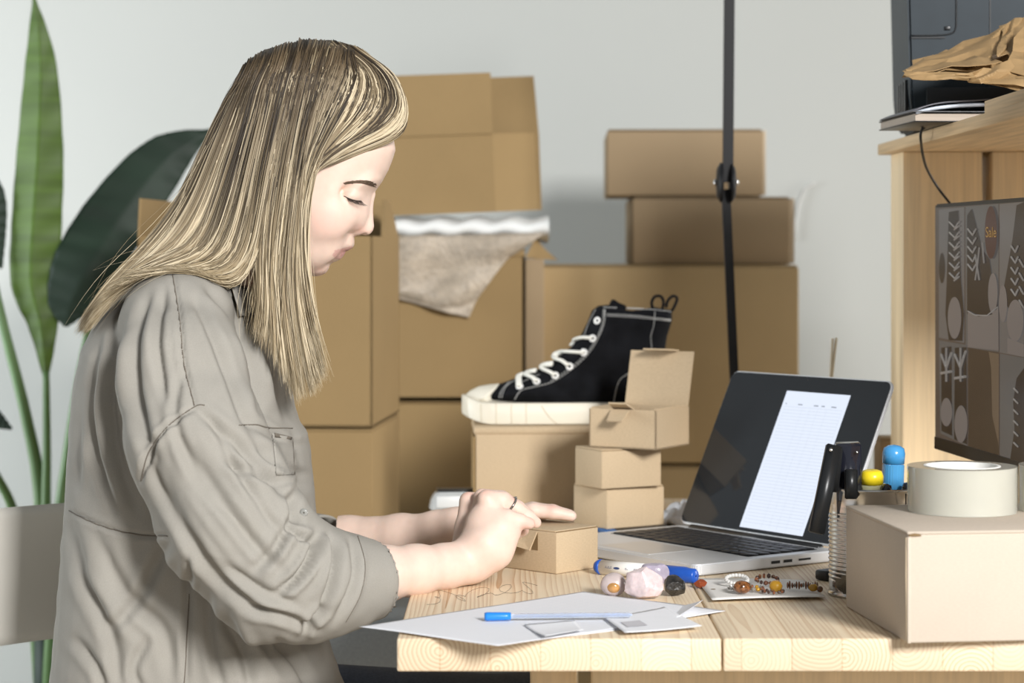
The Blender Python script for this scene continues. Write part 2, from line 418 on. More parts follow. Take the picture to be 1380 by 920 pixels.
def flap(o, name, p0, p1, dirv, L, m, taper=.0, thick=.004):
    p0, p1, dirv = Vector(p0), Vector(p1), Vector(dirv).normalized(); e = (p1-p0)
    q0 = p0+dirv*L+e*taper; q1 = p1+dirv*L-e*taper; n = e.cross(dirv).normalized()*thick
    return MB().add([p0, p1, q1, q0, p0+n, p1+n, q1+n, q0+n], [[0, 1, 2, 3], [7, 6, 5, 4], [0, 4, 5, 1], [1, 5, 6, 2], [2, 6, 7, 3], [3, 7, 4, 0]]).build(name, m, o)
def open_body(o, b, a, h, m, t=.004):
    mb = MB()
    mb.box((0, 0, 0), (b, a, t)); mb.box((0, 0, 0), (b, t, h)); mb.box((0, a-t, 0), (b, a, h))
    mb.box((0, 0, 0), (t, a, h)); mb.box((b-t, 0, 0), (b, a, h)); return mb.build('body', m, o)
K = M['kraft_back']
# left pair on the sofa, nearest to the woman
edgeY = 3.5; zt = P(0, 318, edgeY).z; zs = P(0, 576, edgeY).z
for z0, h, lab in ((.581, zs-.584, 'tall brown carton on the sofa under the open one behind the woman'),
                   (zs, zt-zs, 'open brown carton behind the woman, top one of the left pair')):
    e = P(502, 340, edgeY); e.z = z0
    o = empty('cardboard_box', e, lab, 'box', math.radians(86)); b_, a_ = .35, .375
    if z0 < .6: carton_body(o, b_, a_, h, K)
    else:
        open_body(o, b_, a_, h, K)
        flap(o, 'flap', (b_, 0, h), (b_, a_, h), (.3, 0, 1), .06, K, .08)
        flap(o, 'flap', (0, a_, h), (b_, a_, h), (0, -.05, 1), .06, K, .0)
        flap(o, 'flap', (b_-.001, 0.001, h), (.14, .001, h), (0, .1, 1), .062, K, .3)
# centre stack against the wall
cY = 4.0
def front_box(name, lx, rx, sx, ty, z0, z1, Y, m, label, depth=.34, th=0, open_=False, group=None):
    x0 = (lx-CX)*Y/F; x1 = (rx-CX)*Y/F
    o = empty(name, (x0, Y, z0), label, 'box', th, group)
    w = x1-x0; h = z1-z0
    if open_: open_body(o, w, depth, h, m)
    else: carton_body(o, w, depth, h, m, seam=.002, bev=.003)
    return o, w, depth, h
zc = P(0, 538, cY).z
front_box('cardboard_box', 470, 722, None, None, .581, zc-.004, cY, K, 'closed brown carton on the sofa directly under the one wrapped in film')
o, w, d, h = front_box('cardboard_box', 480, 707, None, None, zc, P(0, 346, cY).z, cY, K, 'brown carton with half-open flaps and bubble wrap hanging over its top', open_=True, depth=.26, th=math.radians(-0))
# right side extends further back seen obliquely
flap(o, 'flap', (0, 0, h), (w, 0, h), (.0, .35, .8), .05, K, .0)
flap(o, 'flap', (w, 0, h), (w, d, h), (-.75, 0, .65), .09, K, .2)
quadp = [P(708, 347, cY)-o.location, P(752, 351, cY+.12)-o.location, P(733, 334, cY+.07)-o.location, P(722, 319, cY+.05)-o.location]
MB().add(quadp+[q+Vector((0, .004, 0)) for q in quadp], [[0, 1, 2, 3], [7, 6, 5, 4], [0, 4, 5, 1], [1, 5, 6, 2], [2, 6, 7, 3], [3, 7, 4, 0]]).build('flap', K, o)
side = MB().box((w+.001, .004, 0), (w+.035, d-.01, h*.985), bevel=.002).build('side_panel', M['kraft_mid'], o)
# white film under the top box
fz0 = P(0, 322, cY).z; fz1 = P(0, 288, cY).z
def pad(u, v):
    x = (500-CX)*cY/F+u*(740-500)*cY/F; a = v*2*math.pi
    return (x, cY+.16+.17*math.cos(a), (fz0+fz1)/2-.004+(fz1-fz0)/2*(abs(math.sin(a))**.7)*(1 if math.sin(a) > 0 else -1)+.003*math.sin(u*31+a))
M['foam'] = mat('foam', (.74, .76, .75), .6, bump=((50, 50, 50), .4, .004))
tag(MB().sheet(pad, 40, 24).build('foam_roll', M['foam']), 'white foam sheet bundle squeezed between the stacked cartons in the middle', 'foam sheet')
# bubble wrap hanging over the front
M['bubble'] = mat('bubble_wrap', (.50, .43, .34), .35, trans=.25, noise=[((60, 60, 60), .15), ((10, 10, 26), .18)], bump=((160, 160, 160), .9, .004))
bw = [[(536, 318), (610, 317), (735, 314)], [(536, 380), (600, 375), (686, 345)], [(536, 396), (596, 412), (644, 400)], [(536, 402), (590, 418), (632, 428)]]
def bwf(u, v):
    r = v*3; i = min(int(r), 2); f = r-i
    def row(k):
        c = bw[k]; t = u*2; j = min(int(t), 1); g = t-j
        return (c[j][0]+(c[j+1][0]-c[j][0])*g, c[j][1]+(c[j+1][1]-c[j][1])*g)
    A, B = row(i), row(i+1); px, py = A[0]+(B[0]-A[0])*f, A[1]+(B[1]-A[1])*f
    return P(px, py, cY-.012-.006*math.sin(u*9+v*3)-.004*math.sin(v*14))
tag(MB().sheet(bwf, 60, 40, thick=.003).build('bubble_wrap', M['bubble']), 'clear bubble wrap sheet hanging over the middle carton', 'bubble wrap')
# open carton on top
dz0 = fz1+.004; tY = 4.02
thD = math.radians(-14)
x1 = (668-CX)*tY/F
o = empty('cardboard_box', (x1, tY, dz0), 'large open brown carton on top of the middle stack, flaps standing up', 'box', math.radians(30)); o.rotation_euler.y = math.radians(-2.5)
ang = math.radians(30)
def wof2(c, th, px):
    d = Vector((math.cos(th), math.sin(th))); k = (px-CX)/F; return (k*c.y-c.x)/(d.x-k*d.y)
b = wof2(o.location, ang, 730)
hD = P(0, 180, tY).z-dz0
def wl(c, th, px):
    d = Vector((-math.cos(th), -math.sin(th)*-1)); k = (px-CX)/F; return (k*c.y-c.x)/(d.x-k*d.y)
# front face goes left and slightly towards the viewer: build as its own prism in local space
inv = Matrix.Rotation(-ang, 4, 'Z')
fl = inv @ Vector((-.36, -.02, 0)); rr = Vector((b, 0, 0)); t = .004
mb = MB(); A, B_, C_, D_ = fl, Vector((0, 0, 0)), rr, fl+rr
def wall_seg(mb, p, q, z0, z1, t=.004):
    n = (q-p).cross(Vector((0, 0, 1))).normalized()*-t
    mb.add([p+Vector((0, 0, z0)), q+Vector((0, 0, z0)), q+Vector((0, 0, z1)), p+Vector((0, 0, z1)), p+n+Vector((0, 0, z0)), q+n+Vector((0, 0, z0)), q+n+Vector((0, 0, z1)), p+n+Vector((0, 0, z1))],
           [[0, 1, 2, 3], [7, 6, 5, 4], [0, 4, 5, 1], [1, 5, 6, 2], [2, 6, 7, 3], [3, 7, 4, 0]])
for p, q in ((A, B_), (B_, C_), (C_, D_), (D_, A)): wall_seg(mb, p, q, 0, hD)
mb.add([A, B_, C_, D_], [[0, 1, 2, 3]])
mb.build('body', K, o)
H = Vector((0, 0, hD))
flap(o, 'flap', A+H, B_+H, (0, 0, 1), .11, K, .0)
flap(o, 'flap', C_+H, D_+H, inv @ Vector((-.05, .1, 1)), .105, M['dark_gap'] if False else K, .0)
flap(o, 'flap', D_+H, A+H, inv @ Vector((-1, 0, .5)), .1, K)
# right stack
rY = 4.1
z2, z1_, z0_ = P(0, 357, rY).z, P(0, 624, rY).z, P(0, 628, rY).z
m = M['kraft_mid']
M['kraft_big'] = kraft('kraft_honey', (.42, .305, .16))
for (lx, rx, za, zb, Y, mm, lab) in (
        (722, 1079, 0, .372, rY, M['kraft_big'], 'honey-brown carton on the floor at the foot of the right stack'),
        (726, 1078, .376, z0_, rY, M['kraft_big'], 'honey-brown carton under the widest one, seen between laptop and small boxes'),
        (731, 1077, z1_, z2, rY, M['kraft_big'], 'widest honey-brown carton behind the black shoe'),
        (853, 1065, z2+.001, P(0, 265, 4.12).z, 4.12, M['kraft_mid'], 'long flat carton on the widest one, second from the top right'),
        (818, 1028, P(0, 265, 4.12).z+.002, P(0, 174, 4.13).z, 4.13, M['kraft_mid'], 'topmost closed carton of the right stack, against the wall')):
    o, w, d, h = front_box('cardboard_box', lx, rx, None, None, za, zb, Y, mm, lab, depth=.36 if lx < 800 else .27)
    if zb == z2: o.rotation_euler.z = math.radians(.6)
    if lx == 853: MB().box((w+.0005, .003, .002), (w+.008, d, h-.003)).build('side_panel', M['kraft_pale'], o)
    if lx == 818:
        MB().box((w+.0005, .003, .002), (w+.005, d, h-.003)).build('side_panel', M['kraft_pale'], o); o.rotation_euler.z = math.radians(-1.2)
# small tan carton on the desk back by the laptop
px, Yk = 1193, 3.38
o = empty('cardboard_box', ((1186-CX)*Yk/F, Yk, TZ), 'small tan carton at the back of the desk beside the shelf upright', 'box')
carton_body(o, .045, .06, P(0, 590, Yk).z-TZ, M['kraft_mid'])
# loose cord on the wall
M['cord'] = mat('grey_cord', (.42, .42, .40), .6)
tag(MB().tube([P(*p, 4.742) for p in ((1070, 325), (1072, 300), (1076, 275), (1084, 255), (1092, 250), (1098, 247))], .0035, 6).build('cord', M['cord']), 'short grey cord end sticking up the wall by the right stack', 'cord')
# ================================================================== PLANT
pl = empty('potted_plant', (-.80, 3.95, 0), 'tall green plant with long leathery leaves at the left edge', 'plant')
def leaf(o, name, mid, wid, m, fold=.25, yaw=0):
    """mid: photo points + depth along the midrib; wid: half widths in metres (left, right)"""
    c = catmull([P(a, b, Y) for a, b, Y in mid], 40); n = len(wid); ws = catmull([(w[0], w[1], 0) for w in wid], 40)
    off = np.array(o.location)
    def fn(u, v):
        i = u*39; k = min(int(i), 38); f = i-k; p = c[k]*(1-f)+c[k+1]*f; t = Vector(c[k+1]-c[k]).normalized(); w = ws[k]*(1-f)+ws[k+1]*f
        sd = t.cross(Vector((math.sin(yaw), math.cos(yaw), 0))).normalized(); nn = sd.cross(t)
        s_ = (v-.5)*2; q = s_*(w[1] if s_ > 0 else w[0])
        rip = .0016*math.sin(u*75+s_*2)*abs(s_)
        return Vector(p-off)+sd*q+nn*(abs(q)*fold+rip)
    return MB().sheet(fn, 90, 18, thick=.0012).build(name, m, o)
def stem(o, pts, r0, r1, m):
    c = catmull([P(*p) for p in pts], 20)-np.array(o.location)
    MB().tube([Vector(q) for q in c], list(np.linspace(r0, r1, 20)), 8).build('stem', m, o)
Yl = 3.9
leaf(pl, 'leaf', [(45, -8, Yl), (55, 80, Yl), (52, 200, Yl), (45, 300, Yl), (42, 380, Yl), (55, 440, Yl), (62, 520, Yl)],
     [(.001, .001), (.030, .024), (.042, .040), (.043, .046), (.040, .046), (.024, .028), (.001, .002)], M['leaf'], .45)
leaf(pl, 'leaf', [(285, 175, Yl+.1), (225, 215, Yl+.08), (165, 290, Yl+.05), (120, 360, Yl), (95, 410, Yl), (88, 440, Yl)],
     [(.002, .002), (.05, .04), (.068, .052), (.066, .05), (.045, .038), (.004, .004)], M['leaf_dark'], .15)
leaf(pl, 'leaf', [(-30, 210, Yl), (-12, 260, Yl), (-10, 320, Yl), (2, 362, Yl)], [(.002, .002), (.022, .022), (.025, .022), (.002, .002)], M['leaf_dark'], .3)
leaf(pl, 'leaf', [(-40, 560, Yl-.1), (-18, 560, Yl-.1), (16, 578, Yl-.1)], [(.002, .002), (.02, .02), (.002, .002)], M['leaf_dark'], .2)
stem(pl, [(62, 500, Yl), (63, 600, Yl), (62, 690, Yl), (62, 900, Yl), (60, 1040, Yl)], .006, .012, M['stem'])
stem(pl, [(-20, 330, Yl), (5, 440, Yl), (35, 560, Yl), (55, 680, Yl+.01), (62, 920, Yl+.01), (66, 1040, Yl)], .007, .015, M['stem'])
stem(pl, [(120, 440, Yl), (105, 520, Yl), (90, 620, Yl), (78, 720, Yl-.02), (66, 920, Yl-.02), (64, 1040, Yl)], .007, .014, M['stem'])
stem(pl, [(-30, 600, Yl-.1), (-5, 640, Yl-.08), (22, 700, Yl-.05), (45, 820, Yl), (60, 1040, Yl)], .006, .012, M['stem'])
MB().tube([P(65, 820, Yl)-pl.location, P(65, 1040, Yl)-pl.location], .026, 12).build('trunk', M['leaf_dark'], pl)
MB().lathe([(0.001, 0), (.13, 0), (.165, .30), (.172, .31), (.16, .31), (.15, .28), (.001, .28)], n=40).build('pot', M['white'], pl)
# ================================================================== TABLE
tY0 = 2.244
tb = empty('work_table', (0, tY0, 0), 'pine work table with a thick glued-block top and end-grain front', 'table')
def trel(p): return Vector(p)-Vector(tb.location)
for x0, x1 in ((-.116, .2112), (.2130, .54), (.5415, .90)):
    mb = MB(); mb.box(trel((x0, tY0, TZ-.0335)), trel((x1, 3.52, TZ)), bevel=.0022, seg=3); mb.build('plank', M['pine'], tb)
MB().box(trel((.085, 2.36, TZ-.085)), trel((.86, 2.40, TZ-.034)), bevel=.002).build('apron', M['pine_plain'], tb)
MB().box(trel((-.02, 2.33, TZ-.046)), trel((.88, 2.352, TZ-.034)), bevel=.001).build('batten', M['pine_plain'], tb)
MB().box(trel((.02, 3.38, TZ-.085)), trel((.86, 3.42, TZ-.034)), bevel=.002).build('apron', M['pine_plain'], tb)
for x, y in ((.02, 2.42), (.80, 2.42), (.05, 3.40), (.80, 3.34)):
    MB().box(trel((x, y, 0)), trel((x+.05, y+.05, TZ-.034)), bevel=.003).build('leg', M['pine_plain'], tb)
# ================================================================== SHELF
sh = empty('wooden_shelf', (.56, 3.2, TZ), 'pale wooden shelf raised over the desk at the right edge', 'shelf')
def srel(p): return Vector(p)-Vector(sh.location)
bz0, bz1 = 1.283, 1.299
MB().box(srel((.542, 2.2, bz0)), srel((1.05, 3.30, bz1)), bevel=.0015).build('board', M['pine_board'], sh)
MB().box(srel((.556, 2.2, bz1+.0005)), srel((1.05, 2.62, bz1+.018)), bevel=.001).build('board', M['pine_board'], sh)
MB().box(srel((.558, 3.18, TZ)), srel((.672, 3.28, bz0)), bevel=.002).build('upright', M['pine_plain'], sh)
MB().box(srel((.686, 3.18, TZ)), srel((.80, 3.28, bz0)), bevel=.002).build('upright', M['pine_plain'], sh)
MB().box(srel((.95, 2.22, 0)), srel((1.04, 2.30, bz0)), bevel=.002).build('upright', M['pine_plain'], sh)
MB().box(srel((.95, 3.18, 0)), srel((1.04, 3.26, bz0)), bevel=.002).build('upright', M['pine_plain'], sh)
# ================================================================== PRINTER
pr = empty('printer', (.538, 3.0, bz1), 'black and blue-grey office printer on the wooden shelf', 'printer', math.radians(-5))
mb = MB(); prof = [(0.0, .0), (.006, .02), (.0, .06), (-.004, .17), (-.006, .26), (.40, .26), (.40, 0)]
sv = [(.012, .010), (.002, .024), (-.002, .06), (-.006, .22), (-.004, .235), (.41, .235), (.41, .010)]
mb.prism([(x, z) for x, z in sv], -.27, 0, Matrix.Rotation(math.pi/2, 4, 'X'), bevel=.004)
body = mb.build('body', M['printer'], pr); smooth_by_angle(body)
MB().box((.03, .02, 0), (.38, .25, .012), bevel=.002).build('base', M['black'], pr)
for zz, xa, xb in ((.128, .0, .045),): MB().box((xa, -.002, zz), (xb, .0, zz+.002)).build('panel_seam', M['black'], pr)
cv = [(.0, -.001, .132), (.030, -.001, .132), (.052, -.001, .134), (.059, -.001, .141), (.060, -.001, .16), (.060, -.001, .232)]
MB().tube([Vector(p) for p in catmull(cv, 24)], .0011, 6).build('panel_seam', M['black'], pr)
MB().box((.104, -.0012, .012), (.1055, .0005, .232)).build('panel_seam', M['black'], pr)
MB().box((.044, -.0022, .139), (.052, .0005, .144), bevel=.0006).build('latch', M['black'], pr)
for k in range(4):
    MB().box((-.006, .03+.035*k, .03), (-.001, .045+.035*k, .075), bevel=.001).build('vent_slot', M['black'], pr)
MB().box((.02, -.003, .018), (.40, .0005, .062), bevel=.001).build('paper_slot', M['black'], pr)
# notebooks under the bag
def slab_book(loc, rz, dims, cover, page, label, nm='notebook'):
    o = empty(nm, loc, label, 'notebook', rz); L, D, T = dims
    mb = MB(); mb.box((0, 0, 0), (L, D, .0015), bevel=.0005); mb.box((0, 0, T-.0015), (L, D, T), bevel=.0005)
    mb.build('cover', cover, o)
    MB().box((.002, .002, .0016), (L-.003, D-.002, T-.0016)).build('pages', page, o); return o
M['book_grey'] = mat('book_grey', (.14, .14, .16), .5); M['pages'] = mat('page_edges', (.66, .68, .70), .7, noise=[((6, 6, 900), .25)])
M['pages_tan'] = mat('page_edges_tan', (.42, .36, .30), .8, noise=[((6, 6, 900), .15)])
M['magcover'] = mat('magazine_cover', (.42, .46, .52), .25, noise=[((40, 9, 40), .3)])
nY = 2.74; nx = (1232-CX)*nY/F
slab_book((nx, nY, bz1+.0005), math.radians(3), (.30, .20, .012), M['black'], M['pages_tan'], 'black-covered notebook with tan page block, lowest on the shelf before the printer')
# bent magazine: a curved wedge with swept tip
mg = empty('magazine', (nx-.002, nY-.004, bz1+.0135), 'grey magazine with curled cover lying under the brown paper bag', 'magazine', math.radians(3))
def mgf(u, v): return (u*.30, v*.19, .0005+.016*(1-math.exp(-u*9))*1.0+.0006*math.sin(u*20))
MB().sheet(mgf, 40, 6, thick=.0016).build('cover', M['book_grey'], mg)
MB().sheet(lambda u, v: (.004+u*.29, .002+v*.185, .0004+.0115*(1-math.exp(-u*8))), 40, 6, thick=.004).build('pages', M['magcover'], mg)
MB().box((.0, .0, -.0008), (.30, .19, .0002)).build('back_cover', M['black'], mg)
pr_inv = local(pr).inverted()
# crumpled brown paper bag
M['bag'] = mat('brown_paper', (.33, .215, .10), .65, noise=[((14, 14, 14), .1)], bump=((28, 28, 28), .7, .006), spec=.35)
zb = bz1+.0345
bagm = MB()
BG = np.random.RandomState(4)
def bag_patch(c4, nu, nv, amp, seed, sag=0):
    c4 = [P(*q) for q in c4]; rs = np.random.RandomState(seed); J = rs.uniform(-1, 1, (8, 8, 3))
    def fn(u, v):
        p = c4[0].lerp(c4[1], u).lerp(c4[3].lerp(c4[2], u), v)
        a, b = u*5, v*4; i, j = int(a), int(b); f, g_ = a-i, b-j
        d = J[i, j]+(J[i+1, j]-J[i, j])*f+(J[i, j+1]-J[i, j])*g_ if f+g_ < 1 else J[i+1, j+1]+(J[i, j+1]-J[i+1, j+1])*(1-f)+(J[i+1, j]-J[i+1, j+1])*(1-g_)
        p = p+Vector((d[0]*amp, d[1]*amp*2.5, d[2]*amp)); p.z = max(p.z-sag*math.sin(math.pi*u), zb); return p
    bagm.sheet(fn, nu, nv, thick=.0009)
bag_patch([(1222, 90, 2.80), (1356, 31, 2.88), (1362, 92, 2.76), (1220, 99, 2.70)], 40, 24, .0045, 1)
bag_patch([(1240, 80, 2.84), (1300, 64, 2.86), (1352, 84, 2.74), (1232, 96, 2.71)], 40, 20, .0035, 2)
bag_patch([(1216, 95, 2.70), (1310, 100, 2.69), (1316, 107, 2.68), (1228, 108, 2.68)], 30, 10, .0020, 3)
bag_patch([(1300, 102, 2.69), (1362, 82, 2.71), (1390, 124, 2.68), (1306, 108, 2.68)], 30, 14, .0030, 4)
bag_patch([(1350, 33, 2.88), (1380, 24, 2.90), (1378, 70, 2.76), (1342, 80, 2.74)], 20, 20, .0035, 5)
bag_patch([(1374, 40, 2.80), (1500, 20, 2.82), (1500, 125, 2.68), (1352, 96, 2.70)], 40, 24, .0055, 6)
bag_patch([(1372, 100, 2.71), (1500, 70, 2.70), (1500, 128, 2.67), (1330, 112, 2.68)], 40, 16, .0030, 7)
bag_patch([(1228, 84, 2.86), (1500, 10, 2.92), (1500, 110, 2.90), (1235, 106, 2.84)], 40, 16, .0040, 8)
bag = bagm.build('paper_bag', M['bag'], None); smooth_by_angle(bag, 20)
tag(bag, 'crumpled brown paper bag on the notebooks in front of the printer', 'paper bag')
MB().tube([pr_inv @ Vector(q) for q in catmull([P(1250, 168, 2.87), P(1242, 176, 2.87), P(1241, 190, 2.88), P(1247, 222, 2.95), P(1262, 250, 2.99), P(1281, 275, 3.0), P(1300, 300, 3.0)], 30)], .0018, 8).build('power_cord', M['black'], pr)
# ================================================================== MONITOR
mp0, mp1 = Vector((.5605, 2.95, 0)), Vector((.6107, 2.40, 0)); md = (mp1-mp0).normalized()
mn = Vector((-abs(md.y), -md.x*(-1 if md.y > 0 else 1), 0)).normalized()
if mn.x > 0: mn = -mn
mzt, mzb = 1.139+65*2.95/F, 1.139-265*2.95/F
mo = empty('monitor', (0.66, 2.68, TZ), 'wide black monitor at the right showing a sneaker shop page', 'monitor')
def mrel(v): return Vector(v)-Vector(mo.location)
def mon(u, z, off): return mrel(Vector((mp0.x, mp0.y, 0))+md*u+mn*off+Vector((0, 0, z)))
def mslab(u0, u1, z0, z1, o0, o1, name, m, bevel=0):
    vs = [mon(u, z, o) for o in (o0, o1) for (u, z) in ((u0, z0), (u1, z0), (u1, z1), (u0, z1))]
    b = bmesh.new(); v = [b.verts.new(q) for q in vs]
    for f in ([0, 1, 2, 3], [7, 6, 5, 4], [0, 4, 5, 1], [1, 5, 6, 2], [2, 6, 7, 3], [3, 7, 4, 0]): b.faces.new([v[i] for i in f])
    if bevel: bmesh.ops.bevel(b, geom=b.edges[:], offset=bevel, segments=2, affect='EDGES')
    return MB().merge(b).build(name, m, mo)
mslab(0, .470, mzb, mzt, -.02, 0, 'housing', M['black'], .002)
mslab(.003, .467, mzb+.001, mzb+.017, .0003, .0018, 'lower_bezel', M['black'], .0004)
def scr(name, c, r=.22, e=.72): return mat(name, (.01, .01, .01), r, emit=(c, e), spec=.35)
sc_ = {k: scr('screen_'+k, v) for k, v in dict(bg=(.072, .055, .045), pale=(.115, .105, .098), lace=(.21, .19, .17), dark=(.020, .014, .011), toe=(.15, .13, .12), brown=(.045, .030, .019), tan=(.12, .085, .055), red=(.045, .013, .008), text=(.30, .17, .035), grey=(.095, .09, .085)).items()}
mslab(.004, .466, mzb+.017, mzt-.005, .0002, .0008, 'screen', sc_['bg'])
def mray(a, b, off):   # photo point (1200-based crop units) -> point on the panel
    px, py = 1200+a*.4568, 240+b*.4568
    d = Vector(((px-CX)/F, 1, -(py-HY)/F)); o_ = Vector((0, 0, CZ)); pt = mp0+mn*off; n = mn
    t = (Vector((pt.x, pt.y, 0))-o_).dot(n)/d.dot(n); return mrel(o_+d*t)
def mpoly(pts, key, lay, name='picture'):
    return MB().add([mray(a, b, .001+.0003*lay) for a, b in pts], [list(range(len(pts)))]).build(name, sc_[key], mo, fixn=False)
def ell(cx, cy, rx, ry, n=28): return [(cx+rx*math.cos(2*math.pi*k/n), cy+ry*math.sin(2*math.pi*k/n)) for k in range(n)]
def mlines(lines, key, lay, r=.0012, name='picture'):
    mb = MB()
    for ln in lines: mb.tube([mray(a, b, .001+.0003*lay) for a, b in ln], r, 5)
    return mb.build(name, sc_[key], mo)
mpoly([(143, 92), (218, 86), (218, 486), (143, 470)], 'pale', 0)
mpoly(ell(152, 265, 9, 45), 'dark', 1)
mpoly([(172, 100), (200, 95), (208, 300), (217, 400), (212, 480), (172, 478), (162, 400), (166, 300)], 'dark', 2)
mpoly(ell(189, 412, 20, 62), 'toe', 3)
mlines([[(174, 130+i*30), (190, 146+i*30), (203, 128+i*30)] for i in range(6)]+[[(203, 140+i*30), (188, 152+i*30)] for i in range(6)], 'lace', 4)
mpoly([(222, 84), (319, 76), (319, 512), (222, 498)], 'grey', 0)
mpoly([(226, 110), (240, 90), (270, 210), (292, 240), (300, 300), (316, 350), (316, 430), (290, 440), (226, 400)], 'dark', 2)
mpoly([(228, 395), (260, 408), (300, 402), (318, 380), (319, 508), (228, 498)], 'toe', 3)
mpoly(ell(302, 340, 14, 60), 'toe', 4)
mlines([[(228, 150+i*26), (242, 168+i*26), (252, 150+i*26)] for i in range(5)]+[[(250, 225), (262, 300)], [(262, 205), (256, 260), (250, 300)], [(270, 190), (276, 250)]], 'lace', 5)
mlines([[(228, 392), (250, 404), (285, 405), (316, 380)]], 'lace', 5, .0008)
mpoly(ell(296, 160, 18, 78), 'red', 6, 'sale_badge')
mpoly([(322, 77), (394, 70), (394, 528), (322, 514)], 'pale', 0)
mpoly([(335, 320), (360, 180), (372, 80), (394, 70), (394, 380), (372, 400), (345, 380)], 'dark', 2)
mpoly(ell(332, 370, 12, 55), 'toe', 3); mpoly(ell(368, 420, 24, 62), 'toe', 3)
mpoly([(345, 470), (394, 490), (394, 527), (345, 516)], 'toe', 3)
mlines([[(356, 200+i*32), (368, 218+i*32), (376, 200+i*32)] for i in range(5)]+[[(380, 240+i*40), (392, 262+i*40)] for i in range(4)], 'lace', 5)
mpoly([(143, 478), (226, 492), (226, 790), (147, 752)], 'grey', 0)
mpoly([(150, 500), (180, 496), (182, 760), (150, 745)], 'dark', 1); mpoly([(190, 500), (224, 498), (226, 785), (188, 770)], 'dark', 1)
mpoly(ell(165, 690, 17, 42), 'toe', 3); mpoly(ell(208, 725, 19, 55), 'toe', 3)
mlines([[(150, 520), (165, 560), (180, 515)], [(190, 520), (207, 560), (222, 510)], [(150, 575), (180, 570)], [(190, 590), (222, 585)], [(165, 500), (165, 600)], [(207, 500), (207, 600)]], 'lace', 4, .0018)
mpoly([(230, 500), (320, 516), (320, 826), (230, 790)], 'brown', 0)
mpoly([(290, 512), (320, 518), (320, 790), (300, 700), (297, 560)], 'tan', 1)
mpoly([(323, 517), (394, 530), (394, 850), (323, 828)], 'grey', 0)
mpoly([(372, 590), (394, 560), (394, 850), (352, 838), (366, 740), (362, 660)], 'dark', 2)
mlines([[(364, 620+i*32), (376, 632+i*32)] for i in range(6)], 'lace', 4)
# the badge text
tcu = bpy.data.curves.new('t', 'FONT'); tcu.body = 'Sale'; tcu.size = 1; tob = bpy.data.objects.new('t', tcu); S.collection.objects.link(tob)
bpy.context.view_layer.update(); dg = bpy.context.evaluated_depsgraph_get(); tme = bpy.data.meshes.new_from_object(tob.evaluated_get(dg)); bpy.data.objects.remove(tob)
def text_mesh(body):
    tcu = bpy.data.curves.new('t', 'FONT'); tcu.body = body; tcu.size = 1; tcu.extrude = 0; tob = bpy.data.objects.new('t', tcu); S.collection.objects.link(tob)
    bpy.context.view_layer.update(); dg = bpy.context.evaluated_depsgraph_get(); me = bpy.data.meshes.new_from_object(tob.evaluated_get(dg)); bpy.data.objects.remove(tob); return me
xs = [v.co.x for v in tme.vertices]; x0_, x1_ = min(xs), max(xs)
for v in tme.vertices:
    v.co = mray(281+(v.co.x-x0_)/(x1_-x0_)*31, 174-v.co.y*44, .001+.0003*7.4)
link('sale_text', tme, sc_['text'], mo)
MB().box(mrel((.60, 2.62, TZ)), mrel((.80, 2.84, TZ+.012)), bevel=.003).build('stand_base', M['black'], mo)
MB().box(mrel((.625, 2.70, TZ+.012)), mrel((.655, 2.76, 1.05)), bevel=.003).build('stand_neck', M['black'], mo)
# ================================================================== LAMP ARM
la = empty('desk_lamp', (.31, 3.42, TZ), 'tall black lamp arm with a round joint rising behind the laptop', 'lamp')
lr = lambda px, py, Y=3.38: P(px, py, Y)-la.location
base = lr(991, 620); 
jt = lr(978, 246)
def bar(p, q, w, d, name):
    p, q = Vector(p), Vector(q); t = (q-p).normalized(); sx = t.cross(Vector((0, 1, 0))).normalized(); sy = Vector((0, 1, 0))
    vs = [a+sx*i*w+sy*j*d for a in (p, q) for i, j in ((-1, -1), (1, -1), (1, 1), (-1, 1))]
    return MB().add(vs, [[0, 1, 2, 3], [7, 6, 5, 4], [0, 4, 5, 1], [1, 5, 6, 2], [2, 6, 7, 3], [3, 7, 4, 0]]).build(name, M['black_metal'], la)
lo_end = Vector((lr(993, 600).x, 0, 0)); 
p_low = lr(992, 560); dirl = (p_low-jt).normalized(); t_ = (jt.z-.03)/(-dirl.z); foot = jt+dirl*t_
foot = Vector((foot.x, jt.y, .0))
bar(foot+Vector((0, 0, .02)), jt+Vector((0, 0, -.01)), .0065, .007, 'lower_arm')
top = lr(983.5, -220); bar(jt+Vector((.002, -.012, 0)), top+Vector((0, -.012, 0)), .0078, .006, 'upper_arm')
bar(lr(979, 285)+Vector((0, -.008, 0)), lr(978, 318)+Vector((0, -.008, 0)), .003, .001, 'spring_slot')
for sx in (-1, 1):
    mb = MB(); Mx = Matrix.Translation(jt+Vector((sx*.006, -.006, 0))) @ Matrix.Rotation(sx*math.pi/2, 4, 'Y')
    mb.lathe([(.001, 0), (.030, 0), (.030, .003), (.022, .0075), (.001, .009)], Mx, 32, closed=False); mb.build('joint_disc', M['black_metal'], la)
    mb = MB(); mb.lathe([(.001, .009), (.005, .009), (.004, .013), (.001, .0135)], Mx, 16); mb.build('joint_screw', M['chrome'], la)
MB().box(foot+Vector((-.03, -.03, 0)), foot+Vector((.03, .03, .022)), bevel=.004).build('clamp', M['black_metal'], la)
MB().lathe([(.02, .0), (.07, -.12), (.068, -.12), (.018, -.002)], Matrix.Translation(top+Vector((0, -.012, .02))), 32, closed=True).build('lamp_shade', M['black_metal'], la)
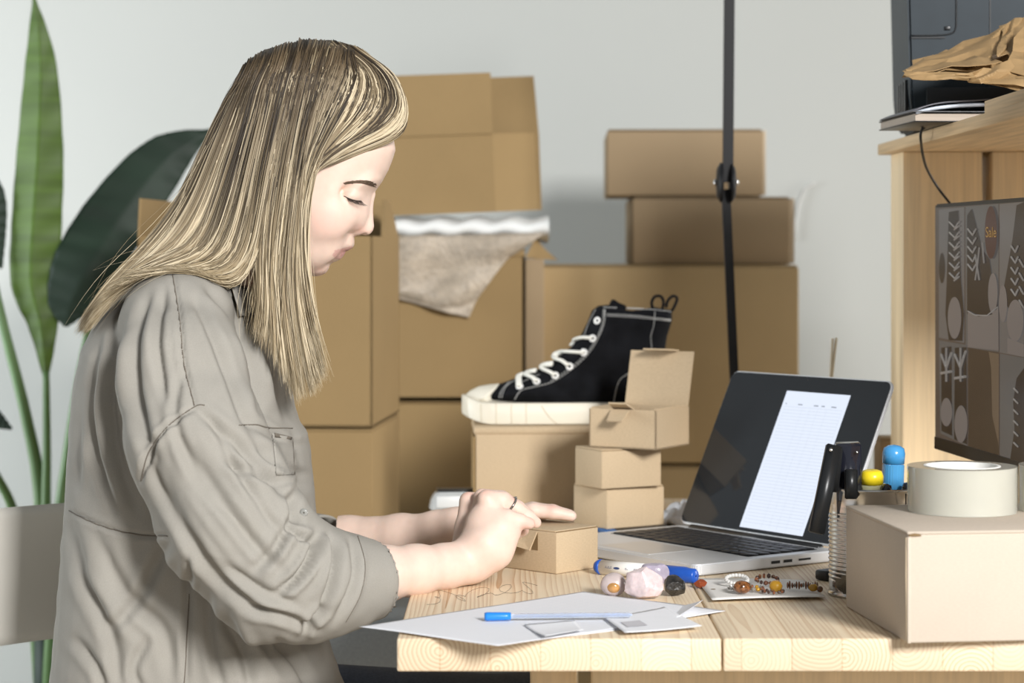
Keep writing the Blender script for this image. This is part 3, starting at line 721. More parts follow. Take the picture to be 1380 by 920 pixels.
# ================================================================== SKEWERS BEHIND THE LAPTOP
for k, (a, b, lab) in enumerate((((1121, 508), (1127, 455), 'thin wooden skewer standing behind the laptop lid, its right-hand one'), ((1119, 508), (1122, 456), 'thin wooden skewer standing behind the laptop lid, its left-hand one'))):
    p, q = P(*a, 3.2), P(*b, 3.2); d = (q-p).normalized(); ft = p+d*((TZ-p.z)/d.z)
    tag(MB().tube([ft, q], .0019, 8).build('wooden_skewer', mat('pale_bamboo', (.85, .76, .58), .6)), lab, 'skewer', 'skewers behind the laptop')
# ================================================================== THINGS ON THE DESK
E = .0004
def small_box(name, edge, by, lx, rx, thd, z0, h, m, label, group=None, mina=0):
    c = PZ(edge, by, z0); th = math.radians(thd)
    dr = (math.cos(th), math.sin(th)); dl = (-math.sin(th), math.cos(th))
    def w(d, px): k = (px-CX)/F; return (k*c.y-c.x)/(d[0]-k*d[1])
    b = w(dr, rx); a = max(w(dl, lx), mina)
    return empty(name, c, label, 'box', th, group), a, b, h
def mailer(o, a, b, h, m, lidgap=True):
    """folded mailer: body walls, top panel with a slit round it"""
    MB().box((0, 0, 0), (b, a, h-.0022), bevel=.0012).build('body', m, o)
    MB().box((.0006, .0022, h-.0020), (b-.0004, a, h), bevel=.0007).build('lid', m, o)
    MB().box((.0012, .0010, h-.003), (b-.0012, .0022, h-.0014)).build('lid_slit', M['dark_gap'], o)
KD = M['kraft_desk']
# dark notebook under the small stack
nb = empty('notebook', (.128, 3.055, TZ+E), 'black notebook with blue spine edge lying under the small box stack', 'notebook', math.radians(10))
MB().box((0, 0, 0), (.10, .25, .006), bevel=.001).build('cover', M['black'], nb)
M['blue'] = mat('blue_plastic', (.015, .085, .42), .3); M['blue_edge'] = mat('blue_cloth', (.03, .12, .32), .6)
MB().box((-.001, -.001, -.0002), (.018, .25, .0064), bevel=.001).build('spine', M['blue_edge'], nb)
z = TZ+.0070
o, a, b, h = small_box('cardboard_box', 818, 713, 773, 895, 33, z, .0560, KD, 'small tan mailer box at the bottom of the stack of three by the laptop'); mailer(o, a, b, h, KD)
z += .0565
o, a, b, h = small_box('cardboard_box', 811, 659, 775, 891, 28, z, .0540, KD, 'small tan mailer box in the middle of the stack of three'); mailer(o, a, b, h, KD); cM = o.location.copy()
z += .0545
o, a, b, h = small_box('cardboard_box', 884, 606.5, 794, 929, 60, z, .054, KD, 'small tan mailer box with its lid open, on top of the stack of three')
t = .0022
open_body(o, b, a, h, KD, t)
# lid hinged along the far side (x from 0 to b at y = a) -> hinged on x = b
Mz = 0
def quadpanel(name, pts, m, parent, th=.0022):
    p = [Vector(q) for q in pts]; n = (p[1]-p[0]).cross(p[2]-p[1]).normalized()*th; k = len(p)
    return MB().add(p+[q+n for q in p], [list(range(k)), list(range(2*k-1, k-1, -1))]+[[i, i+k, (i+1) % k+k, (i+1) % k] for i in range(k)]).build(name, m, parent)
hx = b-.001
L1 = .078
def lidpt(y, s_): return Vector((hx+s_*.20, y, h+s_*.98))
quadpanel('lid', [lidpt(.002, 0), lidpt(a-.002, 0), lidpt(a-.004, L1), lidpt(.0, L1)], KD, o)
quadpanel('tuck_flap', [lidpt(a*.22, L1), lidpt(a*.70, L1), lidpt(a*.66, L1)+Vector((-.024, 0, .002)), lidpt(a*.28, L1)+Vector((-.024, 0, .002))], KD, o)
# folded front tab sticking out of the near-left wall
quadpanel('front_tab', [(-.001, a*.38, h-.002), (-.001, a*.66, h-.002), (-.022, a*.62, h-.016), (-.022, a*.40, h-.016)], KD, o)
quadpanel('front_tab', [(.016, a*.36, h-.004), (.016, a*.68, h-.004), (-.010, a*.66, h+.008), (-.010, a*.40, h+.008)], KD, o)
quadpanel('dust_flap', [(.002, .002, h), (b-.002, .002, h), (b-.01, .03, h-.006), (.010, .03, h-.006)], KD, o)
quadpanel('dust_flap', [(b-.002, a-.002, h), (.002, a-.002, h), (.010, a-.03, h-.006), (b-.01, a-.03, h-.006)], KD, o)
# box under her hands
o, a, b, h = small_box('cardboard_box', 750, 773.5, 668, 806, 47, TZ+E, .0520, KD, 'small tan mailer box on the desk being closed by the woman\'s hands', mina=.10)
handbox = o; HB = (a, b, h)
MB().box((0, 0, 0), (b, a, h-.0022), bevel=.0012).build('body', KD, o)
MB().box((.0006, .0022, h-.0020), (b-.0004, a, h), bevel=.0007).build('lid', KD, o)
MB().box((.0012, .0008, h-.0034), (b-.0012, .0022, h-.0012)).build('lid_slit', M['dark_gap'], o)
quadpanel('tuck_flap', [(-.0005, a*.30, h-.004), (-.0005, a*.62, h-.004), (-.012, a*.60, h-.022), (-.010, a*.34, h-.026)], KD, o, .0016)
MB().box((-.0004, a*.30, h-.026), (.001, a*.40, h-.004)).build('slot', M['dark_gap'], o)
# shoe box
sy = 3.28; sx0 = (641-CX)*sy/F
o = empty('shoe_box', (sx0, sy, TZ+E), 'tan shoe carton on the desk carrying the black high-top', 'box', math.radians(2))
sh_h = P(0, 575, sy).z-TZ-E; sw = .27
MB().box((0, 0, 0), (sw, .17, sh_h-.006), bevel=.0025).build('body', KD, o)
MB().box((-.003, -.002, sh_h-.012), (sw+.003, .172, sh_h), bevel=.004).build('lid', KD, o)
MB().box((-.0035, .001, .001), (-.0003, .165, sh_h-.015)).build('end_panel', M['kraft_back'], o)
# silver tape dispenser / stapler left of the box
o = empty('stapler', P(0, 690, 3.3)*0+Vector(((579-CX)*3.3/F, 3.3, TZ+E)), 'silver and white stapler at the back left corner of the desk', 'stapler', math.radians(6))
MB().box((0.012, 0, 0), (.12, .03, .006), bevel=.002).build('base', M['black'], o)
MB().prism([(.0, .006), (.004, .024), (.012, .034), (.12, .034), (.12, .010), (.008, .006)], -.03, 0, Matrix.Rotation(math.pi/2, 4, 'X'), bevel=.0025).build('body', mat('silver_shell', (.42, .45, .46), .3, metal=.4), o)
MB().box((.012, -.001, .0335), (.12, .031, .037), bevel=.001).build('top_strip', M['black'], o)
MB().box((.010, -.0025, .010), (.05, -.0005, .027), bevel=.001).build('side_plate', mat('pale_plate', (.6, .62, .62), .4), o)
# crumpled white tissue by the laptop
o = empty('tissue_paper', PZ(920, 708, TZ+E)+Vector((0, .18, 0)), '', 'tissue paper'); S.collection.objects.unlink(o); bpy.data.objects.remove(o)
def tissue(u, v):
    a = v*2*math.pi; r = u*.055*(1+.12*math.sin(5*a)+.06*math.sin(11*a+1))
    return (.262+r*math.cos(a), 3.20+r*math.sin(a)*.8, TZ+.001+.030*(1-u**2.2)+.005*math.sin(9*a+u*9)*u+.004*math.sin(u*22+3*a))
tag(MB().sheet(tissue, 20, 60, thick=.0008).build('tissue_paper', M['paper']), 'crumpled white tissue between the small box stack and the laptop', 'tissue')
# ================================================================== LAPTOP
F2 = PZ(938, 776, TZ+.0016); ang = math.radians(35)
lp = empty('laptop', (F2.x, F2.y, TZ+E), 'open silver laptop with black screen showing an empty order table', 'laptop', ang)
LD, LW, LT = .235, .315, .0145       # depth (local x), width (local y)
mb = MB()
def rrect(x0, y0, x1, y1, r, n=6):
    o_ = []
    for cx, cy, a0 in ((x1-r, y1-r, 0), (x0+r, y1-r, 90), (x0+r, y0+r, 180), (x1-r, y0+r, 270)):
        for k in range(n+1): g = math.radians(a0+90*k/n); o_.append((cx+r*math.cos(g), cy+r*math.sin(g)))
    return o_
mb.prism(rrect(0, 0, LD, LW, .011), .0012, LT, bevel=.0016); b_ = mb.build('base', M['alu'], lp); smooth_by_angle(b_)
for x, y in ((.02, .02), (.02, LW-.02), (LD-.02, .02), (LD-.02, LW-.02)):
    MB().lathe([(.001, 0), (.006, 0), (.006, .0014), (.001, .0014)], Matrix.Translation((x, y, 0)), 16).build('foot', M['black'], lp)
MB().prism(rrect(.012, LW/2-.052, .088, LW/2+.052, .003), LT-.0002, LT+.0003).build('trackpad', mat('trackpad', (.66, .67, .68), .3, metal=.5), lp)
M['key'] = mat('key_black', (.016, .016, .018), .45); M['well'] = mat('key_well', (.30, .31, .32), .4, metal=.6)
kx0, kx1, ky0, ky1 = .100, .212, .020, LW-.020
MB().prism(rrect(kx0-.002, ky0-.002, kx1+.002, ky1+.002, .003), LT-.0002, LT+.00025).build('keyboard_well', M['black'], lp)
rows = 6; rh = (kx1-kx0)/rows
for r_ in range(rows):
    ws_ = [[1.3, 1, 1, 1.3, 5.2, 1.3, 1, 1, 1, 1], [2.1]+[1]*10+[2.1], [1.7]+[1]*11+[1.7], [1.5]+[1]*12, [1]*13+[1.4], [1.03]*14][r_]
    tot = sum(ws_); y = ky1
    for w_ in ws_:
        wd = w_/tot*(ky1-ky0); hh = rh
        MB().box((kx0+r_*rh+.0011, y-wd+.0011, LT+.0003), (kx0+(r_+1)*rh-.0011, y-.0011, LT+.0017), bevel=.0005, seg=1).build('key', M['key'], lp); y -= wd
for k in range(2):
    MB().box((.120+.020*k, -.0003, .006), (.134+.020*k, .0006, .0095)).build('port', M['black'], lp)
MB().box((.165, -.0003, .0065), (.185, .0006, .009)).build('card_slot', M['black'], lp)
MB().tube([(LD-.006, .03, LT-.001), (LD-.006, LW-.03, LT-.001)], .0055, 14).build('hinge', M['black'], lp)
# lid
la_ = math.radians(25.5); LH = .228; hp = Vector((LD-.004, 0, LT+.0035))
lx_, lz_ = Vector((math.sin(la_), 0, math.cos(la_))), Vector((-math.cos(la_), 0, math.sin(la_)))  # up the lid, out of the screen
LM = Matrix(((0, lx_.x, lz_.x, hp.x), (1, 0, 0, 0), (0, lx_.z, lz_.z, hp.z), (0, 0, 0, 1)))       # lid frame: (across, up, out)
mb = MB(); mb.prism(rrect(0, 0, LW, LH, .012), -.0050, 0, LM, bevel=.001); l_ = mb.build('lid', M['alu'], lp); smooth_by_angle(l_)
M['glass'] = mat('screen_glass', (.016, .018, .020), .07, spec=.5, noise=[((20, 20, 20), .04)], emit=((.5, .55, .6), .012))
mb = MB(); mb.prism(rrect(.0022, .0022, LW-.0022, LH-.0022, .010), -.0001, .0009, LM); mb.build('screen', M['glass'], lp)
LWm = local(lp) @ LM
def lidray(px, py, off):
    inv = LWm.inverted(); o_ = inv @ Vector((0, 0, CZ)); d = (inv.to_3x3() @ Vector(((px-CX)/F, 1, -(py-HY)/F)))
    t = (off-o_.z)/d.z; return o_+d*t
cs = [lidray(*q, .0012) for q in ((1056, 526), (1142, 532), (1086, 723), (1001, 710))]
x0, x1 = (cs[0].x+cs[3].x)/2, (cs[1].x+cs[2].x)/2; y0, y1 = (cs[2].y+cs[3].y)/2, (cs[0].y+cs[1].y)/2
M['page'] = mat('lit_page', (.02, .02, .02), .3, emit=((.70, .76, .88), 1.0))
M['page_line'] = mat('lit_page_line', (.02, .02, .02), .3, emit=((.50, .56, .67), .95)); M['page_text'] = mat('lit_page_text', (.02, .02, .02), .3, emit=((.25, .28, .34), .9))
def lidrect(xa, ya, xb, yb, zz, name, m): 
    return MB().add([LM @ Vector(q) for q in ((xa, ya, zz), (xb, ya, zz), (xb, yb, zz), (xa, yb, zz))], [[0, 1, 2, 3]]).build(name, m, lp, fixn=False)
lidrect(x0, y0, x1, y1, .0011, 'document', M['page'])
mb = MB(); wd, hd = x1-x0, y1-y0
for k in range(37):
    yy = y1-hd*(.115+.0235*k); mb.add([LM @ Vector(q) for q in ((x0+wd*.05, yy, .0013), (x1-wd*.05, yy, .0013), (x1-wd*.05, yy+.0004, .0013), (x0+wd*.05, yy+.0004, .0013))], [[0, 1, 2, 3]])
for f in (.05, .34, .46, .58, .72, .95):
    xx = x0+wd*f; mb.add([LM @ Vector(q) for q in ((xx, y1-hd*.98, .0013), (xx+.0003, y1-hd*.98, .0013), (xx+.0003, y1-hd*.115, .0013), (xx, y1-hd*.115, .0013))], [[0, 1, 2, 3]])
mb.build('table_lines', M['page_line'], lp, fixn=False)
mb = MB()
for f, w_ in ((.05, .02), (.25, .07), (.50, .07), (.62, .05), (.77, .08)):
    mb.add([LM @ Vector(q) for q in ((x0+wd*f, y1-hd*.098, .0013), (x0+wd*(f+w_), y1-hd*.098, .0013), (x0+wd*(f+w_), y1-hd*.090, .0013), (x0+wd*f, y1-hd*.090, .0013))], [[0, 1, 2, 3]])
mb.build('table_headings', M['page_text'], lp, fixn=False)
mb = MB(); mb.lathe([(.0001, .0011), (.0016, .0011)], LM @ Matrix.Translation((LW/2, LH-.007, 0)), 12); mb.build('webcam', M['key'], lp)
# charger brick behind the can
o = empty('power_adapter', (.372, 2.628, TZ+E), 'black power adapter on the desk between laptop corner and tin can', 'adapter', ang)
MB().box((0, 0, 0), (.035, .022, .012), bevel=.003).build('body', M['black'], o)
MB().tube([(.035, .010, .006), (.055, .0, .004), (.09, .01, .003), (.14, .04, .003)], .002, 8).build('cable', M['black'], o)
# ================================================================== SHIPPING BOX AND TAPE
Mw = kraft('kraft_white', (.56, .485, .40), .04)
c = PZ(1223.4, 866.5, TZ+E); th = math.radians(6.7)
bx = empty('cardboard_box', c, 'large pale shipping carton at the front right corner of the desk', 'box', th)
BW, BD, BH = .33, .232, .111
MB().box((0, 0, 0), (BW, BD, BH-.003), bevel=.0016, seg=3).build('body', Mw, bx)
MB().box((-.0006, -.0004, BH-.0032), (BW, BD, BH), bevel=.0012).build('lid', Mw, bx)
MB().box((-.0002, -.0006, .0), (.0030, .0008, BH-.006), bevel=.0003).build('front_fold', Mw, bx)
MB().tube([(-.0008, .0022, BH-.006), (-.0012, .0018, BH*.6), (-.0006, .002, BH*.3), (-.0008, .002, .002)], .0007, 6).build('torn_edge', M['kraft_pale'], bx)
MB().sheet(lambda u, v: (.0005+.013*u, -.0009-.0012*math.sin(u*3.1)*(1-v), BH-.0045+.0028*v*math.sin(.5+u*2.2)), 8, 3, thick=.0006).build('corner_tab', M['dark_gap'], bx)
M['tape'] = mat('tape_clear', (.84, .83, .74), .20, trans=.55, noise=[((5, 5, 5), .03)], ior=1.4, coat=.5)
M['tape_core'] = mat('tape_core', (.85, .85, .82), .6); M['logo'] = mat('core_print', (.04, .12, .22), .5)
def tape_roll(x, Y, label):
    o = empty('tape_roll', (x, Y, TZ+BH+E*2), label, 'tape'); H_, R_, r_ = .0485, .0582, .041
    prof = [(R_, 0), (R_, H_)]; 
    mb = MB(); n_ = 26
    outer = [(R_-.0006*(k % 2)*.5, H_*k/n_) for k in range(n_+1)]
    mb.lathe(outer+[(r_, H_), (r_, 0)], None, 96, closed=True); smooth_by_angle(mb.build('tape', M['tape'], o), 40)
    mb = MB(); mb.lathe([(r_-.0002, 0), (r_-.0002, H_+.0004), (r_-.0032, H_+.0004), (r_-.0032, 0)], None, 96, closed=True); smooth_by_angle(mb.build('core', M['tape_core'], o), 40)
    for a in (75, 105, 140, 40):
        g0 = math.radians(a); mb = MB(); rr_ = r_-.0035
        vs = [(rr_*math.cos(g0+.11*math.cos(2*math.pi*k/20)), rr_*math.sin(g0+.11*math.cos(2*math.pi*k/20)), H_*.72+.006*math.sin(2*math.pi*k/20)) for k in range(20)]
        mb.add(vs, [list(range(20))]).build('core_print', M['logo'], o, fixn=False)
tape_roll(.483, 2.389, 'clear packing tape roll standing on the pale carton, fully in view')
tape_roll(.6045, 2.395, 'second clear tape roll cut by the right picture edge')
# ================================================================== TIN CAN AND WHAT STANDS IN IT
cc = Vector((.4098, 2.533, TZ+E)); can = empty('tin_can', cc, 'ribbed tin can used as a pen holder beside the pale carton', 'can')
M['tin'] = mat('tin', (.62, .61, .58), .24, metal=1, bump=((30, 30, 300), .15, .001))
pr_ = [(.0495, 0), (.0505, .001), (.0505, .003), (.0485, .0045)]
for k in range(81):
    z_ = .006+k*.0012; pr_.append((.0488+(.0008*math.sin(k*math.pi/2*1.0) if 10 < k < 74 else 0), z_))
pr_ += [(.0488, .119), (.0505, .1205), (.0507, .122), (.0500, .1235), (.0490, .1225), (.0482, .120), (.0482, .003), (.001, .002)]
dent = MB().lathe([(.001, .0)]+pr_, None, 96).build('wall', M['tin'], can)
for v in dent.data.vertices:      # dent low on the near left side
    g = math.atan2(v.co.y, v.co.x); dd = ((g+2.25)/.42)**2+((v.co.z-.016)/.016)**2
    if dd < 4: s_ = 1-.10*math.exp(-dd); v.co.x *= s_; v.co.y *= s_
MB().box((-.001+.03, -.0492, .104), (.0305, -.0484, .1195)).build('seam', M['black'], can)
def stand(name, base, top, label, cat, build, group=None):
    o = empty(name, base, label, cat, 0, group); d = (Vector(top)-Vector(base)); o.rotation_mode = 'QUATERNION'
    o.rotation_quaternion = d.to_track_quat('Z', 'Y'); build(o, d.length); return o
M['cyan'] = mat('pale_blue_plastic', (.09, .38, .72), .22, trans=.25, coat=.4); M['yellow'] = mat('yellow_plastic', (.80, .62, .02), .3)
M['pale_y'] = mat('translucent_body', (.62, .60, .36), .3, trans=.3); M['glossy'] = mat('gloss_black', (.012, .013, .02), .12, coat=.6)
cz = TZ+.004
# stapler opened: one arm in the can, one hanging outside
stp = empty('stapler', P(1133, 655, 2.50), 'black hand stapler clipped over the left rim of the tin can', 'stapler')
def arm(pts, w, d, name, m, bev=.002):
    p, q = [Vector(v)-stp.location for v in pts]; t = (q-p).normalized(); sx = t.cross(Vector((0, 1, 0))).normalized(); sy = sx.cross(t)
    b = bmesh.new(); v = [b.verts.new(a+sx*i*w+sy*j*d) for a in (p, q) for i, j in ((-1, -1), (1, -1), (1, 1), (-1, 1))]
    for f in ([0, 1, 2, 3], [7, 6, 5, 4], [0, 4, 5, 1], [1, 5, 6, 2], [2, 6, 7, 3], [3, 7, 4, 0]): b.faces.new([v[i] for i in f])
    bmesh.ops.bevel(b, geom=b.edges[:], offset=bev, segments=2, affect='EDGES'); return MB().merge(b, None, 0, True).build(name, m, stp)
arm([P(1143, 597, 2.50), P(1144, 735, 2.522)], .0138, .008, 'magazine_arm', M['glossy'], .0014)
arm([P(1124, 600, 2.475), P(1100, 718, 2.455)], .0085, .006, 'handle_arm', M['black'], .001)
arm([P(1128, 602, 2.488), P(1122, 662, 2.492)], .006, .007, 'hinge_block', M['black'])
arm([P(1147, 632, 2.4885), P(1147, 672, 2.4885)], .007, .003, 'front_clip', M['black'], .001)
MB().sphere(P(1120, 606, 2.466)-stp.location, .0024, sub=2).build('rivet', M['chrome'], stp)
MB().sphere(P(1155, 609, 2.489)-stp.location, .0014, sub=2).build('rivet', M['chrome'], stp)
def glue(o, L):
    MB().lathe([(.001, 0), (.011, 0), (.0125, .004), (.0125, L-.016), (.001, L-.016)], None, 32).build('body', M['pale_y'], o)
    MB().lathe([(.001, L-.0155), (.0128, L-.0155), (.0128, L-.007), (.011, L-.0015), (.007, L), (.001, L)], None, 32).build('cap', M['yellow'], o)
stand('glue_stick', (cc.x-.002, cc.y-.012, cz), (cc.x-.004, cc.y-.024, P(1175, 633, 2.51).z), 'yellow-capped glue stick in the tin can', 'glue stick', glue)
def lighter(o, L):
    MB().prism(rrect(-.0125, -.0125, .0125, .0125, .012), .0, L-.022, bevel=.001).build('body', M['cyan'], o)
    mb = MB()
    pts = rrect(-.0130, -.0075, .0130, .0075, .0065)
    mb.lathe([(.001, L-.0215), (.0108, L-.0215), (.0112, L-.010), (.0100, L-.004), (.006, L-.001), (.001, L)], Matrix.Diagonal((1.16, 1.16, 1, 1)), 32); mb.build('cap', mat('blue_cap', (.06, .30, .62), .25, coat=.4), o)
stand('highlighter', (cc.x+.022, cc.y+.012, cz), (cc.x+.027, cc.y+.012, P(1207, 599, 2.545).z), 'pale blue translucent marker with rounded cap in the tin can', 'marker', lighter)
def pen_cap(o, L):
    MB().lathe([(.001, 0), (.006, 0), (.0062, L-.006), (.0045, L-.001), (.001, L)], None, 20).build('barrel', M['glossy'], o)
stand('marker_pen', (cc.x-.004, cc.y-.010, cz), (cc.x+.011, cc.y-.038, P(1190, 652, 2.495).z), 'short black pen leaning on the front rim of the tin can', 'pen', pen_cap)
stand('marker_pen', (cc.x+.01, cc.y+.01, cz), (cc.x-.036, cc.y+.008, P(1121, 640, 2.54).z), 'black pen at the left rim of the tin can behind the stapler', 'pen', pen_cap)
stand('marker_pen', (cc.x+.03, cc.y-.005, cz), (cc.x+.038, cc.y-.012, P(1216, 650, 2.52).z), 'black pen tip at the right rim of the tin can', 'pen', pen_cap)
# ================================================================== MARKER, STONES, PAPERS, PEN
def lying(name, pa, pb, ra, label, cat):
    a, b = PZ(*pa, TZ+ra), PZ(*pb, TZ+ra); o = empty(name, a, label, cat); d = b-a; o.rotation_mode = 'QUATERNION'; o.rotation_quaternion = d.to_track_quat('Z', 'Y'); return o, d.length
o, L = lying('board_marker', (804, 763), (938, 776), .0092, 'thick white marker with blue cap lying before the laptop', 'marker')
M['mk_white'] = mat('marker_white', (.88, .87, .83), .35); M['ink'] = mat('print_ink', (.03, .06, .16), .6); M['red_ink'] = mat('print_red', (.4, .05, .04), .6)
r = .0088
MB().lathe([(.001, .006), (r, .006), (r, L*.60), (.001, L*.60)], None, 40).build('barrel', M['mk_white'], o)
MB().lathe([(.001, -.001), (.0062, -.001), (.0075, .001), (r+.0002, .004), (r+.0002, .0075), (r, .0075)], None, 40).build('end_plug', M['blue'], o)
MB().lathe([(r, L*.595), (r+.0009, L*.60), (r+.0009, L*.90), (r-.0002, L*.93), (r-.0003, L*.985), (r-.0022, L), (.001, L)], None, 40).build('cap', M['blue'], o)
# print on the barrel, wrapped text
def wrap_text(body, z0, z1, width, g0, m, name):
    me = text_mesh(body); xs = [v.co.x for v in me.vertices]; ys = [v.co.y for v in me.vertices]; xa, xb, ya, yb = min(xs), max(xs), min(ys), max(ys)
    for v in me.vertices:
        zz = z0+(v.co.x-xa)/(xb-xa)*(z1-z0); g = g0+((v.co.y-(ya+yb)/2)/(yb-ya))*width
        v.co = Vector(((r+.0002)*math.cos(g), (r+.0002)*math.sin(g), zz))
    link(name, me, m, o)
q = o.rotation_quaternion; vd = (q.inverted() @ Vector((0, -1, .12))); gv = math.atan2(vd.y, vd.x); upv = q.inverted() @ Vector((0, 0, 1)); sg = 1 if (Vector((-math.sin(gv), math.cos(gv), 0))).dot(upv) > 0 else -1
wrap_text('=-=-=', .018, .027, .26*sg, gv+.05*sg, M['ink'], 'brand_print')
mb = MB(); n_ = 12
mb.add([Vector(((r+.0002)*math.cos(gv+sg*(.02+.16*math.sin(2*math.pi*k/n_))), (r+.0002)*math.sin(gv+sg*(.02+.16*math.sin(2*math.pi*k/n_))), .034+.0045*math.cos(2*math.pi*k/n_))) for k in range(n_)], [list(range(n_))]); mb.build('logo', M['ink'], o, fixn=False)
wrap_text('=-', .046, .050, .22*sg, gv+.05*sg, M['ink'], 'brand_print')
wrap_text('***', .058, .066, .30*sg, gv+.1*sg, M['ink'], 'small_print')
def stone(name, c, r3, seed, m, label, cat, facet=0, sub=4, amp=.12, rz=0, base=TZ):
    b = bmesh.new(); bmesh.ops.create_icosphere(b, subdivisions=sub, radius=1)
    V = np.array([v.co for v in b.verts]); rr_ = 1+amp*noise3(V, seed, 3, 1.6)
    V2 = V*rr_[:, None]
    if facet:
        rs = np.random.RandomState(seed)
        for _ in range(facet):
            n = rs.normal(size=3); n /= np.linalg.norm(n); lim = rs.uniform(.66, .98); d = V2 @ n; V2 -= np.maximum(d-lim, 0)[:, None]*n
    V2 = V2*np.array(r3); V2[:, 2] -= V2[:, 2].min()
    for v, p in zip(b.verts, V2): v.co = p
    o = MB().merge(b, None, 0, not facet).build(name, m); o.location = (c.x, c.y, base+E); o.rotation_euler.z = rz
    if facet: smooth_by_angle(o, 22)
    return tag(o, label, cat)
M['amber'] = mat('amber_stone', (.68, .36, .12), .12, trans=.35, noise=[((40, 40, 40), .4)], coat=.5)
M['agate'] = mat('agate_stone', (.62, .52, .50), .25, trans=.15, noise=[((60, 60, 60), .15)], coat=.3)
M['quartz'] = mat('rose_quartz', (.60, .50, .50), .35, noise=[((70, 70, 70), .12), ((250, 250, 250), .1)], bump=((120, 120, 120), .4, .002), sss=.2)
M['ameth'] = mat('amethyst', (.36, .32, .40), .3, noise=[((90, 90, 90), .2)], bump=((120, 120, 120), .3, .002))
M['coal'] = mat('dark_stone', (.022, .020, .018), .3, noise=[((160, 160, 160), .9)], bump=((200, 200, 200), .6, .003))
c = PZ(825, 806, TZ)
stone('agate_pebble', c+Vector((.002, .012, 0)), (.0145, .012, .0135), 3, M['agate'], 'pale polished pebble with an amber patch, leftmost of the stones', 'stone', amp=.05)
bpy.data.objects[-1] if False else None
st = [o_ for o_ in S.objects if o_.name.startswith('agate_pebble')][0]
# amber window on the pebble
b = bmesh.new(); bmesh.ops.create_icosphere(b, subdivisions=3, radius=1)
for v in b.verts: v.co = Vector((v.co.x*.0095, -.0045+v.co.y*.0088, .0118+v.co.z*.0078))
MB().merge(b, None, 0, True).build('amber_patch', M['amber'], st)
stone('rose_quartz', PZ(868, 811, TZ)+Vector((0, .018, 0)), (.031, .019, .0225), 12, M['quartz'], 'large cloudy rose quartz chunk on the desk, biggest of the stones', 'stone', facet=70, amp=.16)
q_ = [o_ for o_ in S.objects if o_.name.startswith('rose_quartz')][0]
for v in q_.data.vertices:
    t = v.co.z/.04; v.co.x *= 1.08-.42*max(t-.15, 0); v.co.y *= 1.05-.3*t
stone('amethyst', PZ(886, 792, TZ)+Vector((-.002, .019, 0)), (.018, .009, .0150), 21, M['ameth'], 'greyish violet amethyst lump behind the rose quartz', 'stone', facet=20)
stone('tourmaline', PZ(909, 806, TZ)+Vector((0, .012, 0)), (.0155, .012, .0118), 33, M['coal'], 'rough black speckled stone right of the rose quartz', 'stone', facet=18, rz=.4)
stone('amber_chip', PZ(944, 794, TZ)+Vector((0, .008, 0)), (.008, .006, .005), 41, mat('carnelian', (.22, .05, .02), .2, coat=.4), 'small dark red chip stone between marker cap and jewellery card', 'stone', facet=14)
# jewellery card, slightly raised on one edge
M['card'] = mat('white_card', (.80, .78, .74), .6)
q4 = [PZ(937, 776, TZ+.004), PZ(1082, 778, TZ+.004), PZ(1113, 804, TZ+.004), PZ(960, 808, TZ+.004)]
jc = empty('jewellery_card', (q4[3].x, q4[3].y, TZ), 'white card with beads laid on it, on the desk before the laptop', 'card')
def jcf(u, v):
    a = q4[3].lerp(q4[0], v); b_ = q4[2].lerp(q4[1], v); p = a.lerp(b_, u)-jc.location; p.z = .0012+.003*(1-v)+.0012*math.sin(u*3.1)
    return p
MB().sheet(jcf, 16, 10, thick=.0006).build('card_sheet', M['card'], jc)
s0 = jcf(.08, .45); MB().lathe([(.0001, .0), (.0028, .0)], Matrix.Translation(s0+Vector((0, 0, .0004))), 16).build('punched_hole', M['dark_gap'], jc)
def jz(px, py): p = PZ(px, py, TZ+.0055); return p
M['pearl'] = mat('pearl', (.74, .73, .70), .15, coat=.6, trans=.15); M['tiger'] = mat('tiger_eye', (.16, .06, .018), .12, noise=[((260, 260, 260), .8)], coat=.6)
M['honey'] = mat('honey_amber', (.62, .33, .02), .1, trans=.3, coat=.6); M['brownb'] = mat('brown_bead', (.20, .07, .03), .12, noise=[((300, 300, 300), .6)], coat=.6)
M['clear'] = mat('smoky_bead', (.36, .33, .29), .1, trans=.4, coat=.5); M['darkb'] = mat('dark_bead', (.05, .022, .014), .12, coat=.6)
def bracelet(name, c, R, rb, n, mats, label, tilt=0, sq=.75, chips=False, arc=1.0, names='bead'):
    o = empty(name, c, label, 'bracelet')
    mb = {}
    rs = random.Random(n)
    for k in range(n):
        a = 2*math.pi*k/n*arc; mm = mats[k % len(mats)]
        sc = (1, 1, 1) if not chips else (rs.uniform(.6, 1.1), rs.uniform(.6, 1.1), rs.uniform(.7, 1.2))
        B = MB().sphere((R*math.cos(a), R*sq*math.sin(a), rb*1.02+tilt*(.5+.5*math.sin(a))*R), rb, sub=2 if not chips else 1, sc=sc)
        B.build(names, mm, o)
    return o
bracelet('bead_bracelet', jz(995, 790)+Vector((0, .016, 0)), .0125, .0024, 20, [M['pearl']], 'bracelet of tiny white pearly beads, leftmost on the card', tilt=.55)
bracelet('bead_bracelet', jz(995, 796)+Vector((-.001, .008, 0)), .009, .0020, 16, [M['pearl'], M['clear']], 'second small ring of white beads lying in front of the pearly bracelet', tilt=.2)
stone('tiger_eye_bead', jz(998, 800)+Vector((.002, .002, 0)), (.0098, .008, .0075), 51, M['tiger'], 'large round tiger-eye bead before the white bracelet', 'bead', amp=.05, base=TZ+.005)
bracelet('bead_bracelet', jz(1036, 790)+Vector((0, .015, 0)), .0125, .0030, 14, [M['darkb'], M['brownb'], M['tiger']], 'dark brown bead bracelet in the middle of the card', tilt=.45, chips=True)
